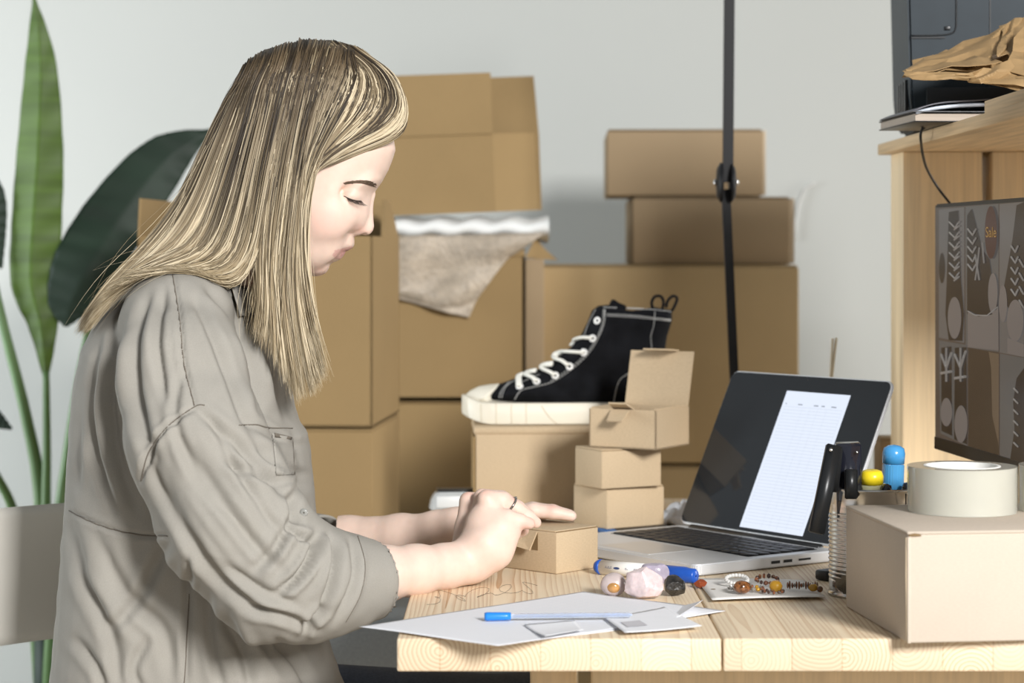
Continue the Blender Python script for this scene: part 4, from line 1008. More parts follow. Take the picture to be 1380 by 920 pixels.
bracelet('bead_bracelet', jz(1018, 797)+Vector((0, .004, 0)), .0085, .0028, 10, [M['brownb'], M['clear'], M['honey']], 'small ring of mixed brown and smoky chips on the card', tilt=.1, chips=True)
stone('amber_bead', jz(1046, 799)+Vector((0, .003, 0)), (.0075, .006, .0065), 61, M['honey'], 'glossy yellow amber bead near the middle of the card', 'bead', amp=.04, base=TZ+.006)
bracelet('bead_bracelet', jz(1042, 800)+Vector((0, .003, 0)), .0115, .0026, 12, [M['darkb'], M['brownb']], 'cluster of dark beads round the yellow amber bead', tilt=0, chips=True)
o = empty('bead_strand', jz(1062, 795), 'row of upright brown chip beads at the right of the card', 'bead strand')
for k in range(14):
    MB().sphere((.0026*k, .004+.002*math.sin(k*2), .005), .0034, sub=2, sc=(.38, .9, 1.1+.4*math.sin(k*1.7))).build('bead', [M['brownb'], M['tiger'], M['brownb'], M['clear']][k % 4], o)
stone('amber_bead', jz(1098, 797)+Vector((-.001, .005, 0)), (.0055, .0045, .0045), 71, M['honey'], 'smaller yellow amber bead at the right end of the bead row', 'bead', amp=.05, base=TZ+.0045)
stone('brown_bead', jz(1107, 798)+Vector((-.001, .005, 0)), (.0035, .003, .0035), 72, M['tiger'], 'small brown bead ending the row at the right card edge', 'bead', amp=.05, base=TZ+.0045)
# ---- papers
def paper_quad(name, corners, z, label, nu=40, nv=40, wav=.0, curl=None, m=None, cat='paper', thick=.0002):
    cs_ = [PZ(a, b, z) for a, b in corners]
    def fn(u, v):
        p = cs_[0].lerp(cs_[1], u).lerp(cs_[3].lerp(cs_[2], u), v); p.z = z+wav*(math.sin(u*5.2+v*2)+math.sin(v*6.1-u*3)+1.6)*.5
        if curl: dx, dz = curl(u, v); p.x += dx; p.z += dz
        return p
    return tag(MB().sheet(fn, nu, nv, thick=thick).build(name, m or M['paper']), label, cat), cs_
def curlB(u, v):
    d = max(0, u*.55+ (1-v)*0+v*.0 + (u+v*.0) - 1.28)
    return (-d*.25, d*.16)
M['sheet_lines'] = mat('ruled_paper', (.86, .87, .90), .7)
nt = M['sheet_lines'].node_tree; wv = nt.nodes.new('ShaderNodeTexWave'); tcn = nt.nodes.new('ShaderNodeTexCoord'); mpn = nt.nodes.new('ShaderNodeMapping'); mpn.inputs['Rotation'].default_value = (0, 0, math.radians(52))
nt.links.new(tcn.outputs['Object'], mpn.inputs[0]); nt.links.new(mpn.outputs[0], wv.inputs['Vector']); wv.inputs['Scale'].default_value = 38; wv.inputs['Distortion'].default_value = 0
mr = nt.nodes.new('ShaderNodeMapRange'); mr.inputs[1].default_value = .8; mr.inputs[2].default_value = 1; mr.inputs[3].default_value = 0; mr.inputs[4].default_value = .55; nt.links.new(wv.outputs['Fac'], mr.inputs[0])
mxn = nt.nodes.new('ShaderNodeMix'); mxn.data_type = 'RGBA'; mxn.inputs[6].default_value = (.86, .87, .90, 1); mxn.inputs[7].default_value = (.62, .65, .72, 1); nt.links.new(mr.outputs[0], mxn.inputs[0]); nt.links.new(mxn.outputs[2], nt.nodes['Principled BSDF'].inputs['Base Color'])
paper_quad('paper_sheet', [(548, 838), (800, 799), (990, 829), (716, 864)], TZ+.0005, 'lower white paper sheet with its right corner curling up', wav=.0003,
           curl=lambda u, v: (-.034*(max(0, u+v-1.62)/.38)**1.3, .016*max(0, u+v-1.62)/.38))
paper_quad('paper_sheet', [(484, 845), (786, 797), (978, 824), (671, 871)], TZ+.0019, 'large ruled white paper sheet lying over the desk edge under the blue pen', wav=.0006, m=M['sheet_lines'])
paper_quad('paper_slip', [(706, 842), (775, 836), (787, 852), (735, 861)], TZ+.0038, 'small curled white slip on the sheet left of the sticker', nu=12, nv=12, curl=lambda u, v: (0, .006*(v-.3)**2))
st_, cs_ = paper_quad('shipping_label', [(813, 832), (895, 819.5), (946, 845), (842, 853)], TZ+.0042, 'white printed sticker on the papers right of the blue pen', nu=16, nv=16, curl=lambda u, v: (0, .004*(u-.4)**2), cat='sticker')
M['grey_ink'] = mat('grey_print', (.58, .57, .60), .7)
def on_label(u, v, dz=.0008): p = cs_[0].lerp(cs_[1], u).lerp(cs_[3].lerp(cs_[2], u), v); p.z += .004*(u-.4)**2+dz; return p
mb = MB(); mb.sheet(lambda u, v: on_label(.12+.28*u, .42+.3*v), 6, 4).build('print_block', M['grey_ink'], st_)
# ballpoint pen
o, L = lying('ballpoint_pen', (653, 830.5), (852, 828), .0082, 'clear ballpoint pen with blue cap lying on the paper', 'pen')
M['penblue'] = mat('pen_cap_blue', (.02, .22, .68), .3); M['penclear'] = mat('clear_barrel', (.72, .78, .88), .12, trans=.55)
MB().lathe([(.001, 0), (.0040, 0), (.0046, .003), (.0043, .022), (.0040, .0275), (.001, .0275)], None, 20).build('cap', M['penblue'], o)
MB().lathe([(.001, .0276), (.0028, .0276), (.0028, L-.004), (.0012, L), (.001, L)], None, 6, smooth=False).build('barrel', M['penclear'], o)
MB().tube([(0, .0001, .03), (0, .0001, L-.002)], .0011, 8).build('ink_tube', M['penblue'], o)
# pencil doodles / loose thread on the board
rs = random.Random(5); pts = []
for k in range(70):
    t = k/69; pts.append(PZ(575+150*t+9*math.sin(t*31)+6*math.sin(t*57), 806-14*t+5*math.sin(t*23+1)+4*math.cos(t*49), TZ+.0009))
tag(MB().tube(pts, .00017, 5).build('loose_thread', M['black']), 'thin dark curly thread lying on the wood behind the papers', 'thread')
# ================================================================== SHOE
exec_shoe = True
sY = 3.355; zb_ = P(0, 576, sY-.05).z
sz0 = TZ+E+sh_h+.0006
def sp(z5): # crop point (origin 620,380, scale .2283) -> x, z in the shoe plane
    px, py = 620+z5[0]*.2283, 380+z5[1]*.2283; q = P(px, py, sY); return (q.x, q.z)
up = [(150, 700), (150, 640), (195, 606), (240, 598), (330, 566), (450, 522), (560, 455), (660, 380), (715, 310), (750, 240), (780, 165), (820, 138), (900, 132), (1000, 134), (1130, 145), (1252, 165), (1250, 230), (1222, 320), (1210, 400), (1222, 500), (1240, 600), (1245, 720), (600, 740)]
g = Grid((-.09, sY-.07, sz0-.005), (.27, sY+.07, sz0+.24), .0022)
x_t, x_h = sp((10, 0))[0], sp((1240, 0))[0]
zlo, zhi = sz0+.03, sp((0, 140))[1]
def wsh(X, Z):
    t = (X-x_t)/(x_h-x_t); base = .72+.28*np.exp(-((t-.28)/.22)**2); hgt = np.clip((Z-zlo)/(zhi-zlo), 0, 1)
    return base*(1-.22*np.sin(np.clip(hgt*1.25, 0, 1)*np.pi)*.6)
g.inflate([sp(p) for p in up], sY, .026, .046, 0, wf=wsh)
pc = sp((1010, 100)); g.ellipsoid((pc[0], sY, pc[1]+.02), (.034, .026, .075), .002, sub=True)
V, Q = g.mesh(); V = smooth_mesh(V, Q, 3)
# drop what is inside the sole
me = np_mesh('upper', V, Q)
shoe = empty('high_top_sneaker', (.06, sY, sz0), 'black canvas high-top sneaker with white laces standing on the shoe carton', 'shoe')
def child(name, me, m, par, loc=True):
    o_ = link(name, me, m, par)
    if loc:
        mi = Matrix.Translation(-Vector(par.location)); me.transform(mi)
    return o_
bv = bvh_of(me)
M['canvas'] = mat('black_canvas', (.006, .0065, .008), .9, noise=[((30, 30, 30), .5)], bump=((1500, 1500, 1500), .3, .0003), spec=.15)
M['rubber'] = mat('cream_rubber', (.72, .68, .57), .5, noise=[((8, 8, 8), .03)]); M['lace'] = mat('white_lace', (.78, .77, .70), .85, bump=((900, 900, 900), .6, .0008))
M['thread'] = mat('white_thread', (.50, .50, .48), .8)
child('upper', me, M['canvas'], shoe)
so_ = -Vector(shoe.location)
# sole from its footprint
Ls = x_h+.004-x_t; ztop = sp((0, 703))[1]
def foot_w(t):   # half width along the length
    return .047*(max(0, 1-(max(0, (.16-t))/.16)**2.2))**.5*(1-.16*math.exp(-((t-.62)/.2)**2))*(max(0, 1-(max(0, (t-.90))/.10)**2.4))**.5
n_ = 120; ring = []
for k in range(n_):
    a = 2*math.pi*k/n_; t = .5-.5*math.cos(a); w_ = foot_w(t)*(1 if a < math.pi else -1)
    ring.append((x_t+t*Ls, w_))
toe_l = lambda t: .014*max(0, 1-t/.16)**2
prof_ = [(0.82, .0), (.97, .001), (1.0, .006), (1.0, .5), (.995, .97), (.97, 1.0), (.85, 1.0)]
vs, fs = [], []
for s_, h_ in prof_:
    for i, (x, w_) in enumerate(ring):
        t = (x-x_t)/Ls; zb2 = sz0+toe_l(t); zt2 = ztop+ .012*max(0, 1-t/.10)*0+.010*math.exp(-(t/.06)**2)
        hh = h_ if h_ >= .5 else h_
        zz = zb2+(h_ if h_ < .01 else h_*(zt2-zb2)) if h_ >= .01 else zb2+h_
        gr = 1.0
        xx = x_t+Ls/2+(x-x_t-Ls/2)*(1-(1-s_)*.12)
        vs.append((xx, sY+w_*s_, zz))
m_ = len(prof_)
fs = [[i*n_+k, i*n_+(k+1) % n_, (i+1)*n_+(k+1) % n_, (i+1)*n_+k] for i in range(m_-1) for k in range(n_)]+[list(range(n_))[::-1], [(m_-1)*n_+k for k in range(n_)]]
mb = MB(); mb.add([Vector(v)+so_ for v in vs], fs, 0, True); so2 = mb.build('sole', M['rubber'], shoe); smooth_by_angle(so2, 50)
bvs = BVHTree.FromPolygons([Vector(v) for v in vs], [f for f in fs])
def z5(a, b): return (620+a*.2283, 380+b*.2283)
grooves = [[(28, 668), (22, 720), (30, 790)], [(45, 660), (40, 730), (48, 800)], [(125, 690), (122, 750), (126, 822)], [(212, 702), (212, 760), (214, 838)], [(303, 706), (303, 770), (305, 843)], [(390, 708), (390, 780), (392, 847)], [(480, 730), (530, 800), (590, 850)], [(700, 760), (600, 775)]][:7]
M['groove'] = mat('cream_groove', (.56, .50, .38), .6)
for gv_ in grooves:
    pl_ = line_on(bvs, [z5(*p) for p in gv_], 12, -.0001)
    if len(pl_) > 2: MB().tube([p+so_ for p in pl_], .0008, 6).build('sole_groove', M['groove'], shoe)
# toe cap
g2 = Grid((x_t-.02, sY-.06, sz0), (sp((300, 0))[0], sY+.06, sz0+.09), .002)
cap = [(20, 740), (28, 668), (60, 640), (110, 615), (170, 604), (238, 598), (222, 640), (205, 680), (200, 740)]
g2.inflate([sp(p) for p in cap], sY, .026, .046, 0, wf=lambda X, Z: np.clip(.45+.55*(X-x_t)/.05, .45, 1.0))
V, Q = g2.mesh(); V = smooth_mesh(V, Q, 2); me = np_mesh('toe_cap', V, Q); child('toe_cap', me, M['rubber'], shoe)
def stitch(pts, n, r=.0007, name='stitching', zig=.0009, dashed=True):
    L_ = line_on(bv, [z5(*p) for p in pts], n*2, .0004)
    mb = MB(); 
    for k in range(0, len(L_)-1, 2): mb.tube([L_[k]+so_, L_[k+1]+so_], r, 4)
    if L_: mb.build(name, M['thread'], shoe)
stitch([(855, 165), (850, 240), (815, 330), (750, 430), (650, 520), (540, 590), (430, 620), (360, 640), (322, 690)], 55, .0010)
stitch([(846, 165), (841, 240), (806, 328), (741, 425), (641, 513), (535, 582)], 40, .0007)
stitch([(800, 165), (765, 230), (735, 310)], 18)
stitch([(845, 150), (950, 154), (1050, 158), (1150, 165), (1245, 176)], 40, .0010)
stitch([(868, 190), (950, 193), (1050, 200), (1150, 212), (1240, 222)], 40, .0009)
stitch([(868, 199), (950, 203), (1050, 210), (1150, 220), (1240, 228)], 40, .0009)
stitch([(1150, 180), (1142, 260), (1126, 320), (1132, 390)], 22)
stitch([(1000, 535), (945, 575), (920, 640), (908, 704)], 24, .0010)
stitch([(330, 575), (270, 620), (245, 682)], 18); stitch([(290, 590), (245, 640), (230, 682)], 16)
stitch([(470, 545), (400, 575), (340, 600)], 14)
# eyelets and laces
def frame_on(px, py, lift):
    d = Vector(((px-CX)/F, 1, -(py-HY)/F)).normalized(); loc, nor, i, t = bv.ray_cast(Vector((0, 0, CZ)), d)
    if loc is None: return None
    if nor.dot(d) > 0: nor = -nor
    return Matrix.Translation(loc+nor*lift+so_) @ nor.to_track_quat('Z', 'Y').to_matrix().to_4x4()
for p in ((811, 228), (783, 332), (730, 415), (646, 498), (561, 552), (452, 588), (352, 618)):
    Mf = frame_on(*z5(*p), .0006)
    if Mf is None: continue
    MB().lathe([(.0022, 0), (.0056, 0), (.0056, .0010), (.0046, .0016), (.0030, .0014), (.0022, .0006)], Mf, 24, closed=True).build('eyelet', M['white'], shoe)
lace_paths = [[(780, 330), (735, 332), (690, 345), (660, 372)], [(735, 415), (680, 418), (615, 418), (580, 425)], [(640, 495), (605, 470), (565, 458), (560, 430), (600, 412)], [(560, 552), (530, 535), (490, 518), (500, 500), (550, 490)], [(450, 590), (430, 570), (395, 556), (410, 540), (450, 532)], [(350, 622), (350, 590), (352, 565), (380, 552)]]
for lpth in lace_paths:
    c_ = catmull([(a, b_, 0) for a, b_ in [z5(*q) for q in lpth]], 14); pts = []
    last = None
    for q in c_:
        s_ = on_surface(bv, q[0], q[1], .0032)
        if s_ is None: s_ = P(q[0], q[1], (last.y if last else sY)+.002)
        pts.append(s_+so_); last = s_
    MB().tube(pts, [.0046]*14, 10, flat=.6).build('lace', M['lace'], shoe)
# heel loops, tongue tip
for pts in ([(1140, 165), (1130, 120), (1150, 85), (1185, 85), (1200, 120), (1190, 165)], [(1215, 150), (1225, 110), (1255, 82), (1280, 95), (1270, 130), (1250, 170)]):
    q = [Vector((*sp(p),)) if False else Vector((sp(p)[0], sY-.004, sp(p)[1]))+so_ for p in pts]
    c_ = [Vector(k) for k in catmull(q, 24)]
    MB().tube(c_, .0022, 8).build('pull_loop', M['canvas'], shoe)
tg = [(870, 170), (892, 110), (905, 97), (930, 118), (985, 140), (960, 200)]
mb = MB(); mb.prism([sp(p) for p in tg], -.016, .016, Matrix.Translation(Vector((0, sY+.004, 0))+so_) @ Matrix.Rotation(math.pi/2, 4, 'X'), bevel=.002); mb.build('tongue', M['canvas'], shoe)
# ================================================================== THE WOMAN'S CHAIR
ch = empty('chair', (-.46, 2.70, 0), 'pale grey moulded chair the woman sits on, backrest at the left edge', 'chair', math.radians(-50))
def seatf(u, v):
    x = -.20+.40*u; y = (v-.5)*.40*(1-.12*u)
    return (x, y, .452+.018*((v-.5)*2)**2-.012*math.sin(u*3.1))
MB().sheet(seatf, 16, 16, thick=.012).build('seat', M['chair'], ch)
def backf(u, v):
    a = (u-.5)*1.5; R_ = .27; w = 1-.10*abs(2*u-1)**6
    z0_, z1b = .64, .812
    z = z0_+(z1b-z0_)*v; e = abs(2*u-1); z += -.02*(e**5)*(1 if v > .5 else -1)*abs(2*v-1)
    return (-.20-.02*(v)-R_*(math.cos(a)-1)*.55-.02, R_*math.sin(a)*w, z)
MB().sheet(backf, 30, 12, thick=.010).build('backrest', M['chair'], ch)
for s_ in (-1, 1):
    MB().tube([(-.17, s_*.12, .44), (-.215, s_*.12, .50), (-.226, s_*.115, .70)], .010, 10).build('back_post', M['black_metal'], ch)
    MB().tube([(-.15, s_*.15, .447), (-.22, s_*.20, 0)], .010, 10).build('leg', M['black_metal'], ch)
    MB().tube([(.15, s_*.14, .447), (.20, s_*.19, 0)], .010, 10).build('leg', M['black_metal'], ch)
# ================================================================== THE WOMAN
YC = 2.68
def C(px, py, Y, r): return (P(px, py, Y), r)
# ---------- head
hp_ = [(531, 190), (533, 202), (529, 215), (523, 230), (515, 244), (509, 252), (503.5, 260), (501.5, 268), (500, 276), (499, 290), (495, 303), (490, 311), (483, 314), (475, 317), (472.5, 324), (470.5, 330), (467, 335), (461, 340), (455, 346), (449, 351), (444.5, 356), (443, 362), (439.5, 367.5), (433, 371), (424, 372.5), (412, 370), (398, 363), (385, 352), (372, 340), (362, 336), (350, 350), (346, 392), (338, 430), (250, 430), (262, 370), (282, 320), (295, 280), (296, 230), (300, 180), (318, 130), (350, 95), (400, 78), (450, 85), (495, 110), (520, 145)]
hx0, hz0 = P(470, 265, YC).x, P(470, 265, YC).z
gh = Grid((P(240, 0, YC).x, YC-.105, P(0, 440, YC).z), (P(545, 0, YC).x, YC+.105, P(0, 55, YC).z), .0019)
chx, chz = xz([(430, 362)], YC)[0]; nkx, nkz = xz([(330, 400)], YC)[0]; lpx, lpz = xz([(468, 335)], YC)[0]; crx, crz = xz([(400, 190)], YC)[0]
def wh(X, Z):
    w = np.ones_like(X)
    w = w-.16*np.exp(-(((X-chx)/.065)**2+((Z-chz)/.055)**2))          # chin
    w = w-.02*np.exp(-(((X-lpx)/.030)**2+((Z-lpz)/.030)**2))          # mouth
    w = w-.38/(1+np.exp((Z-nkz-.015)/.012))*1.0                        # neck
    ex, ez = xz([(492, 268)], YC)[0]
    w = w-.10*np.exp(-(((X-ex)/.020)**2+((Z-ez)/.014)**2))            # eye sockets
    return w
jz_ = P(0, 322, YC).z; jx_ = P(395, 0, YC).x
def jawm(X, Z): return 1/(1+np.exp((Z-jz_)/.018))/(1+np.exp(-(X-jx_)/.008))
wh0 = wh
gh.inflate(xz(hp_, YC), YC, lambda X, Z: .052-.020*jawm(X, Z), .070, 0, wf=lambda X, Z: wh0(X, Z)*(1-.08*jawm(X, Z)), blur=.007)
# nose
nz = [(505, 262), (502.5, 272), (501.8, 284), (503, 295), (504.2, 305), (502.5, 311), (498, 316), (492.5, 317), (487, 314.5), (481, 314), (476, 312), (473, 306), (478, 296), (486, 280), (494, 264)]
nx_, nz_ = xz([(490, 309)], YC)[0]
def wn(X, Z): 
    zt_ = xz([(0, 262)], YC)[0][1]; zb = xz([(0, 316)], YC)[0][1]; t = np.clip((zt_-Z)/(zt_-zb), 0, 1)
    return .55+.75*t**1.6
gh.inflate(xz(nz, YC), YC, .0085, .0095, .007, wf=wn, pad=.012)
for s_ in (-1, 1):
    gh.ellipsoid(P(481, 308, YC)+Vector((0, s_*.0105, 0)), (.0092, .0072, .0078), .004)         # nostril wing
    gh.ellipsoid(P(489.5, 316.2, YC)+Vector((0, s_*.0065, 0)), (.0045, .0024, .0022), .0015, sub=True)
    gh.ellipsoid(P(476, 262, YC)+Vector((0, s_*.052, 0)), (.012, .012, .009), .012, sub=True)     # orbit hollow
    gh.ellipsoid(P(476.5, 265.5, YC)+Vector((0, s_*.036, 0)), (.0130, .0240, .0105), .007)        # closed lid
    gh.ellipsoid(P(489, 250, YC)+Vector((0, s_*.030, 0)), (.017, .026, .006), .012, rot=.5)       # brow
    gh.ellipsoid(P(447, 300, YC)+Vector((0, s_*.048, 0)), (.022, .016, .018), .02)                # cheek
    gh.ellipsoid(P(437, 327, YC)+Vector((0, s_*.031, 0)), (.021, .017, .023), .012)
# lips
def lipw(X, Z): return np.ones_like(X)
gh.inflate(xz([(474, 317), (477, 323), (477.5, 330), (474.5, 334.5), (468, 337), (454, 337.6), (452, 335), (464, 326)], YC), YC, .006, .018, .007, pad=.01)
gh.inflate(xz([(450, 338.2), (462.5, 338.2), (463.3, 343), (460, 348.5), (453.5, 351.3), (446, 352), (448, 344)], YC), YC, .0055, .017, .006, pad=.01)
gh.capsule(P(466, 337.8, YC-.022), P(466, 337.8, YC+.022), .0008, .0008, .001, sub=True)
for s_ in (-1, 1): gh.capsule(P(464, 337.8, YC+s_*.002), P(449, 337, YC+s_*.034), .0009, .0007, .0018, sub=True)
# ear (under the hair)
for s_ in (-1, 1): gh.ellipsoid(P(395, 265, YC)+Vector((0, s_*.070, 0)), (.015, .006, .028), .004, rot=-.4)
Vh, Qh = gh.mesh(); Vh = smooth_mesh(Vh, Qh, 2)
# ---------- arms and hands
ga = Grid(P(440, 0, 2.46)*1 if False else (P(455, 0, 2.9).x, 2.40, P(0, 840, 2.5).z), (P(800, 0, 2.8).x, 3.0, P(0, 640, 2.7).z), .0021)
def arm_chain(pts, k=.012): ga.chain([C(*p) for p in pts], k)
# near (right) forearm
arm_chain([(478, 776, 2.50, .034), (515, 773, 2.515, .0305), (560, 768, 2.55, .0275), (600, 763, 2.58, .0245), (630, 757, 2.60, .0235)], .012)
# palm of near hand
arm_chain([(628, 757, 2.60, .0225), (655, 735, 2.60, .0250), (672, 712, 2.605, .0215)], .014)
arm_chain([(645, 758, 2.60, .0170), (668, 742, 2.60, .0160), (686, 716, 2.605, .0120)], .014)
arm_chain([(640, 745, 2.61, .020), (652, 705, 2.615, .0185), (660, 680, 2.615, .0135)], .012)
arm_chain([(622, 748, 2.64, .0150), (628, 712, 2.65, .0125), (631, 676, 2.655, .0105)], .008)   # index metacarpal
arm_chain([(634, 745, 2.63, .015), (644, 705, 2.635, .0125), (650, 672, 2.637, .0095)], .007)
arm_chain([(655, 672, 2.612, .0102)]*2, .004)
# fingers: near one (ring finger with ring), little finger, middle, index, thumb
arm_chain([(657, 672, 2.617, .0110), (678, 674, 2.622, .0100), (696, 686, 2.626, .0090), (712, 697, 2.630, .0082), (722, 704, 2.632, .0068)], .004)
arm_chain([(668, 698, 2.606, .0110), (684, 698, 2.604, .0098), (700, 702, 2.606, .0082), (713, 705, 2.612, .0070)], .005)
arm_chain([(650, 670, 2.637, .0105), (676, 672, 2.646, .0098), (697, 684, 2.652, .0088), (712, 694, 2.655, .0075)], .003)
arm_chain([(631, 674, 2.657, .0100), (660, 674, 2.668, .0096), (686, 686, 2.676, .0086), (704, 696, 2.678, .0072)], .003)
arm_chain([(640, 742, 2.655, .0150), (664, 732, 2.672, .0125), (686, 720, 2.678, .0100), (704, 714, 2.676, .0080)], .006)
# far (left) forearm and hand
arm_chain([(430, 728, 2.90, .031), (470, 727, 2.885, .029), (540, 721, 2.85, .0255), (590, 713, 2.82, .0220), (615, 708, 2.805, .0205)], .012)
arm_chain([(615, 708, 2.805, .0200), (650, 700, 2.795, .0210), (690, 697, 2.785, .0165)], .012)
arm_chain([(615, 706, 2.82, .0180), (655, 698, 2.825, .0170), (690, 695, 2.825, .0130)], .012)
arm_chain([(690, 692, 2.772, .0105), (718, 688, 2.765, .0095), (745, 690, 2.762, .0082), (770, 695, 2.762, .0066)], .004)
arm_chain([(690, 692, 2.795, .0105), (718, 686.5, 2.79, .0096), (745, 688.5, 2.788, .0083), (768, 693.5, 2.788, .0068)], .003)
arm_chain([(690, 692, 2.818, .0105), (715, 688, 2.814, .0095), (740, 690, 2.812, .0082), (760, 694, 2.812, .0068)], .003)
arm_chain([(690, 694, 2.838, .0095), (712, 692, 2.838, .0085), (732, 694, 2.838, .0070)], .003)
arm_chain([(640, 708, 2.785, .0140), (668, 716, 2.750, .0110), (690, 716, 2.730, .0090)], .006)
Va, Qa = ga.mesh(); Va = smooth_mesh(Va, Qa, 2)
# ---------- hidden trunk, legs (jeans are separate)
def bodyV(parts):
    V_ = np.concatenate([p[0] for p in parts]); off = 0; Q_ = []
    for v, q in parts: Q_.append(q+off); off += len(v)
    return V_, np.concatenate(Q_)
gt = Grid((-.75, 2.42, .02), (.12, 2.95, 1.16), .011)
gt.chain([(Vector((-.38, 2.68, .53)), .11), (Vector((-.385, 2.68, .75)), .08), (Vector((-.37, 2.68, .95)), .08), (P(300, 405, YC), .05)], .05)
for s_ in (-1, 1):
    gt.chain([(Vector((-.40, 2.68+s_*.10, .93)), .05), (Vector((-.36, 2.68+s_*.17, .90)), .045)], .03)
    gt.chain([(Vector((-.36, 2.68+s_*.09, .54)), .075), (Vector((.02, 2.68+s_*.11, .53)), .055), (Vector((.0, 2.68+s_*.11, .10)), .038), (Vector((.07, 2.68+s_*.12, .045)), .030)], .02)
Vt, Qt = gt.mesh(); Vt = smooth_mesh(Vt, Qt, 2)
wm = empty('person', (-.42, 2.68, 0), 'blonde woman in a grey-green shirt seated at the desk, head bowed, closing a small box', 'person')
wo = -np.array(wm.location)
VB, QB = bodyV([(Vh, Qh), (Va, Qa), (Vt, Qt)])
mb_body = np_mesh('body', VB+wo, QB)
px_ = to_px(VB)
base = np.tile(np.array([.74, .56, .465]), (len(VB), 1))
def blob(cx, cy, rx, ry, col, amt):
    global base
    w = amt*np.exp(-(((px_[:, 0]-cx)/rx)**2+((px_[:, 1]-cy)/ry)**2)); w *= (px_[:, 1] < 400)
    base = base*(1-w[:, None])+np.array(col)*w[:, None]
blob(440, 298, 28, 22, (.68, .32, .27), .34); blob(485, 309, 10, 7, (.62, .28, .22), .35); blob(428, 366, 22, 8, (.62, .34, .27), .3)
lipm0 = ((px_[:, 0] > 447) & (px_[:, 0] < 479) & (px_[:, 1] > 331.5-.1*(px_[:, 0]-470)) & (px_[:, 1] < 349) & (px_[:, 1] > 330) & (VB[:, 0] > P(447, 0, YC).x))
lx0, ly0 = px_[:, 0], px_[:, 1]; midl = 337.9
lipm = (((lx0-457.5)/9.2)**2+((ly0-343.2)/6.2)**2 < 1) & (ly0 > midl-.5)
lipm |= (lx0 > 450) & (lx0 < 478) & (ly0 < midl+.6) & (ly0 > midl-.6-(lx0-450)*.26) & (ly0 > 331.8)
base[lipm] = base[lipm]*.45+np.array([.54, .24, .23])*.55
kn = (px_[:, 1] > 600)
for (cx, cy) in ((656, 664), (630, 664), (690, 672), (745, 684), (720, 703), (706, 712)):
    w = .35*np.exp(-(((px_[:, 0]-cx)/8)**2+((px_[:, 1]-cy)/7)**2)); base = base*(1-w[:, None])+np.array([.68, .30, .24])*w[:, None]
base[(lx0 > 459) & (lx0 < 471) & (ly0 > 336) & (ly0 < 346.5-(lx0-459)*.55)] = np.array([.58, .31, .28])
set_color(mb_body, 'skin_tone', base)
M['skin'] = mat('skin', (.66, .44, .34), .48, attr='skin_tone', noise=[((90, 90, 90), .03)], bump=((700, 700, 700), .12, .0003), sss=.12, spec=.35)
link('body', mb_body, M['skin'], wm)
bvB = BVHTree.FromPolygons([Vector(v) for v in VB], [list(map(int, q)) for q in QB])
wov = Vector(wo)
# eyebrow and lashes
M['brow'] = mat('brow_hair', (.13, .085, .055), .8)
rs = random.Random(3); mb = MB()
for k in range(230):
    t = rs.random(); cx = 466+42*t; cy = 247.5-4.2*math.sin(t*2.2)+ (t**2)*5.5+rs.uniform(-1, 1)*(.8+2.6*t)
    ln = rs.uniform(3, 6); a0 = on_surface(bvB, cx, cy, .0003); b0 = on_surface(bvB, cx-ln*.9, cy-ln*.15, .0006)
    if a0 is None or b0 is None or abs(a0.y-b0.y) > .02: continue
    mb.tube([a0+wov, b0+wov], [.00042, .0001], 4)
mb.build('eyebrow', M['brow'], wm)
mb = MB()
lid = []
for k in range(26):
    t = k/25; a0 = on_surface(bvB, 463.5+23*t, 264.5+6.5*math.sin(t*1.7)-.5, .0001)
    if a0 is None: continue
    lid.append(a0)
    d = Vector((.0062+.003*rs.random(), -.003+.002*rs.random(), -.0052-.0022*rs.random()))
    if k % 1 == 0: mb.tube([a0+wov, a0+wov+d*.5+Vector((0, 0, -.0008)), a0+wov+d], [.00034, .00024, .00008], 4)
mb.tube([p+wov for p in lid], .0005, 5)
mb.build('eyelashes', mat('lash', (.035, .025, .02), .6), wm)
# nail on the far index finger and little finger are skin coloured ridges; ring
M['silver'] = mat('silver', (.32, .31, .29), .3, metal=1)
rc = P(692, 680, 2.620); rp0, rp1 = P(680, 674, 2.622), P(698, 687, 2.626); ax = (rp1-rp0).normalized()
Mx = Matrix.Translation(P(688, 680.5, 2.6235)+wov) @ ax.to_track_quat('Z', 'Y').to_matrix().to_4x4()
mb = MB(); mb.lathe([(.0098, -.0012), (.0112, -.0012), (.0112, .0012), (.0098, .0012)], Mx, 40, closed=True)
for k in range(22):
    a = 2*math.pi*k/22; mb.sphere((.0114*math.cos(a), .0114*math.sin(a), 0), .0011, Mx, sub=1)
tag(mb.build('ring', M['silver']), 'silver beaded ring on a finger of the woman\'s near hand', 'ring')
rg = S.objects['ring']; rg.data.transform(Matrix.Translation(-wov))
# ---------- shirt
gs = Grid((P(50, 0, 2.7).x, 2.34, .50), (P(560, 0, 2.6).x, 3.0, P(0, 345, 2.6).z), .0036)
YT = 2.70
tor = [(322, 372), (338, 392), (356, 425), (376, 462), (390, 500), (396, 545), (404, 568), (414, 582), (419, 620), (424, 690), (428, 750), (430, 830), (446, 880), (470, 940), (500, 1010), (490, 1070), (60, 1070), (70, 960), (80, 860), (85, 780), (92, 690), (99, 600), (105, 520), (116, 465), (136, 425), (160, 395), (195, 372), (240, 360), (285, 362)]
def wt(X, Z):
    return 1-.35*np.clip((Z-P(0, 470, YT).z)/(.13), 0, 1)
gs.inflate(xz(tor, YT), YT, .10, .185, 0, wf=wt)
gs.chain([C(262, 410, 2.60, .050), C(238, 440, 2.555, .062), C(246, 500, 2.50, .068), C(266, 600, 2.46, .075), C(312, 700, 2.445, .078), C(372, 772, 2.45, .0725)], .016)
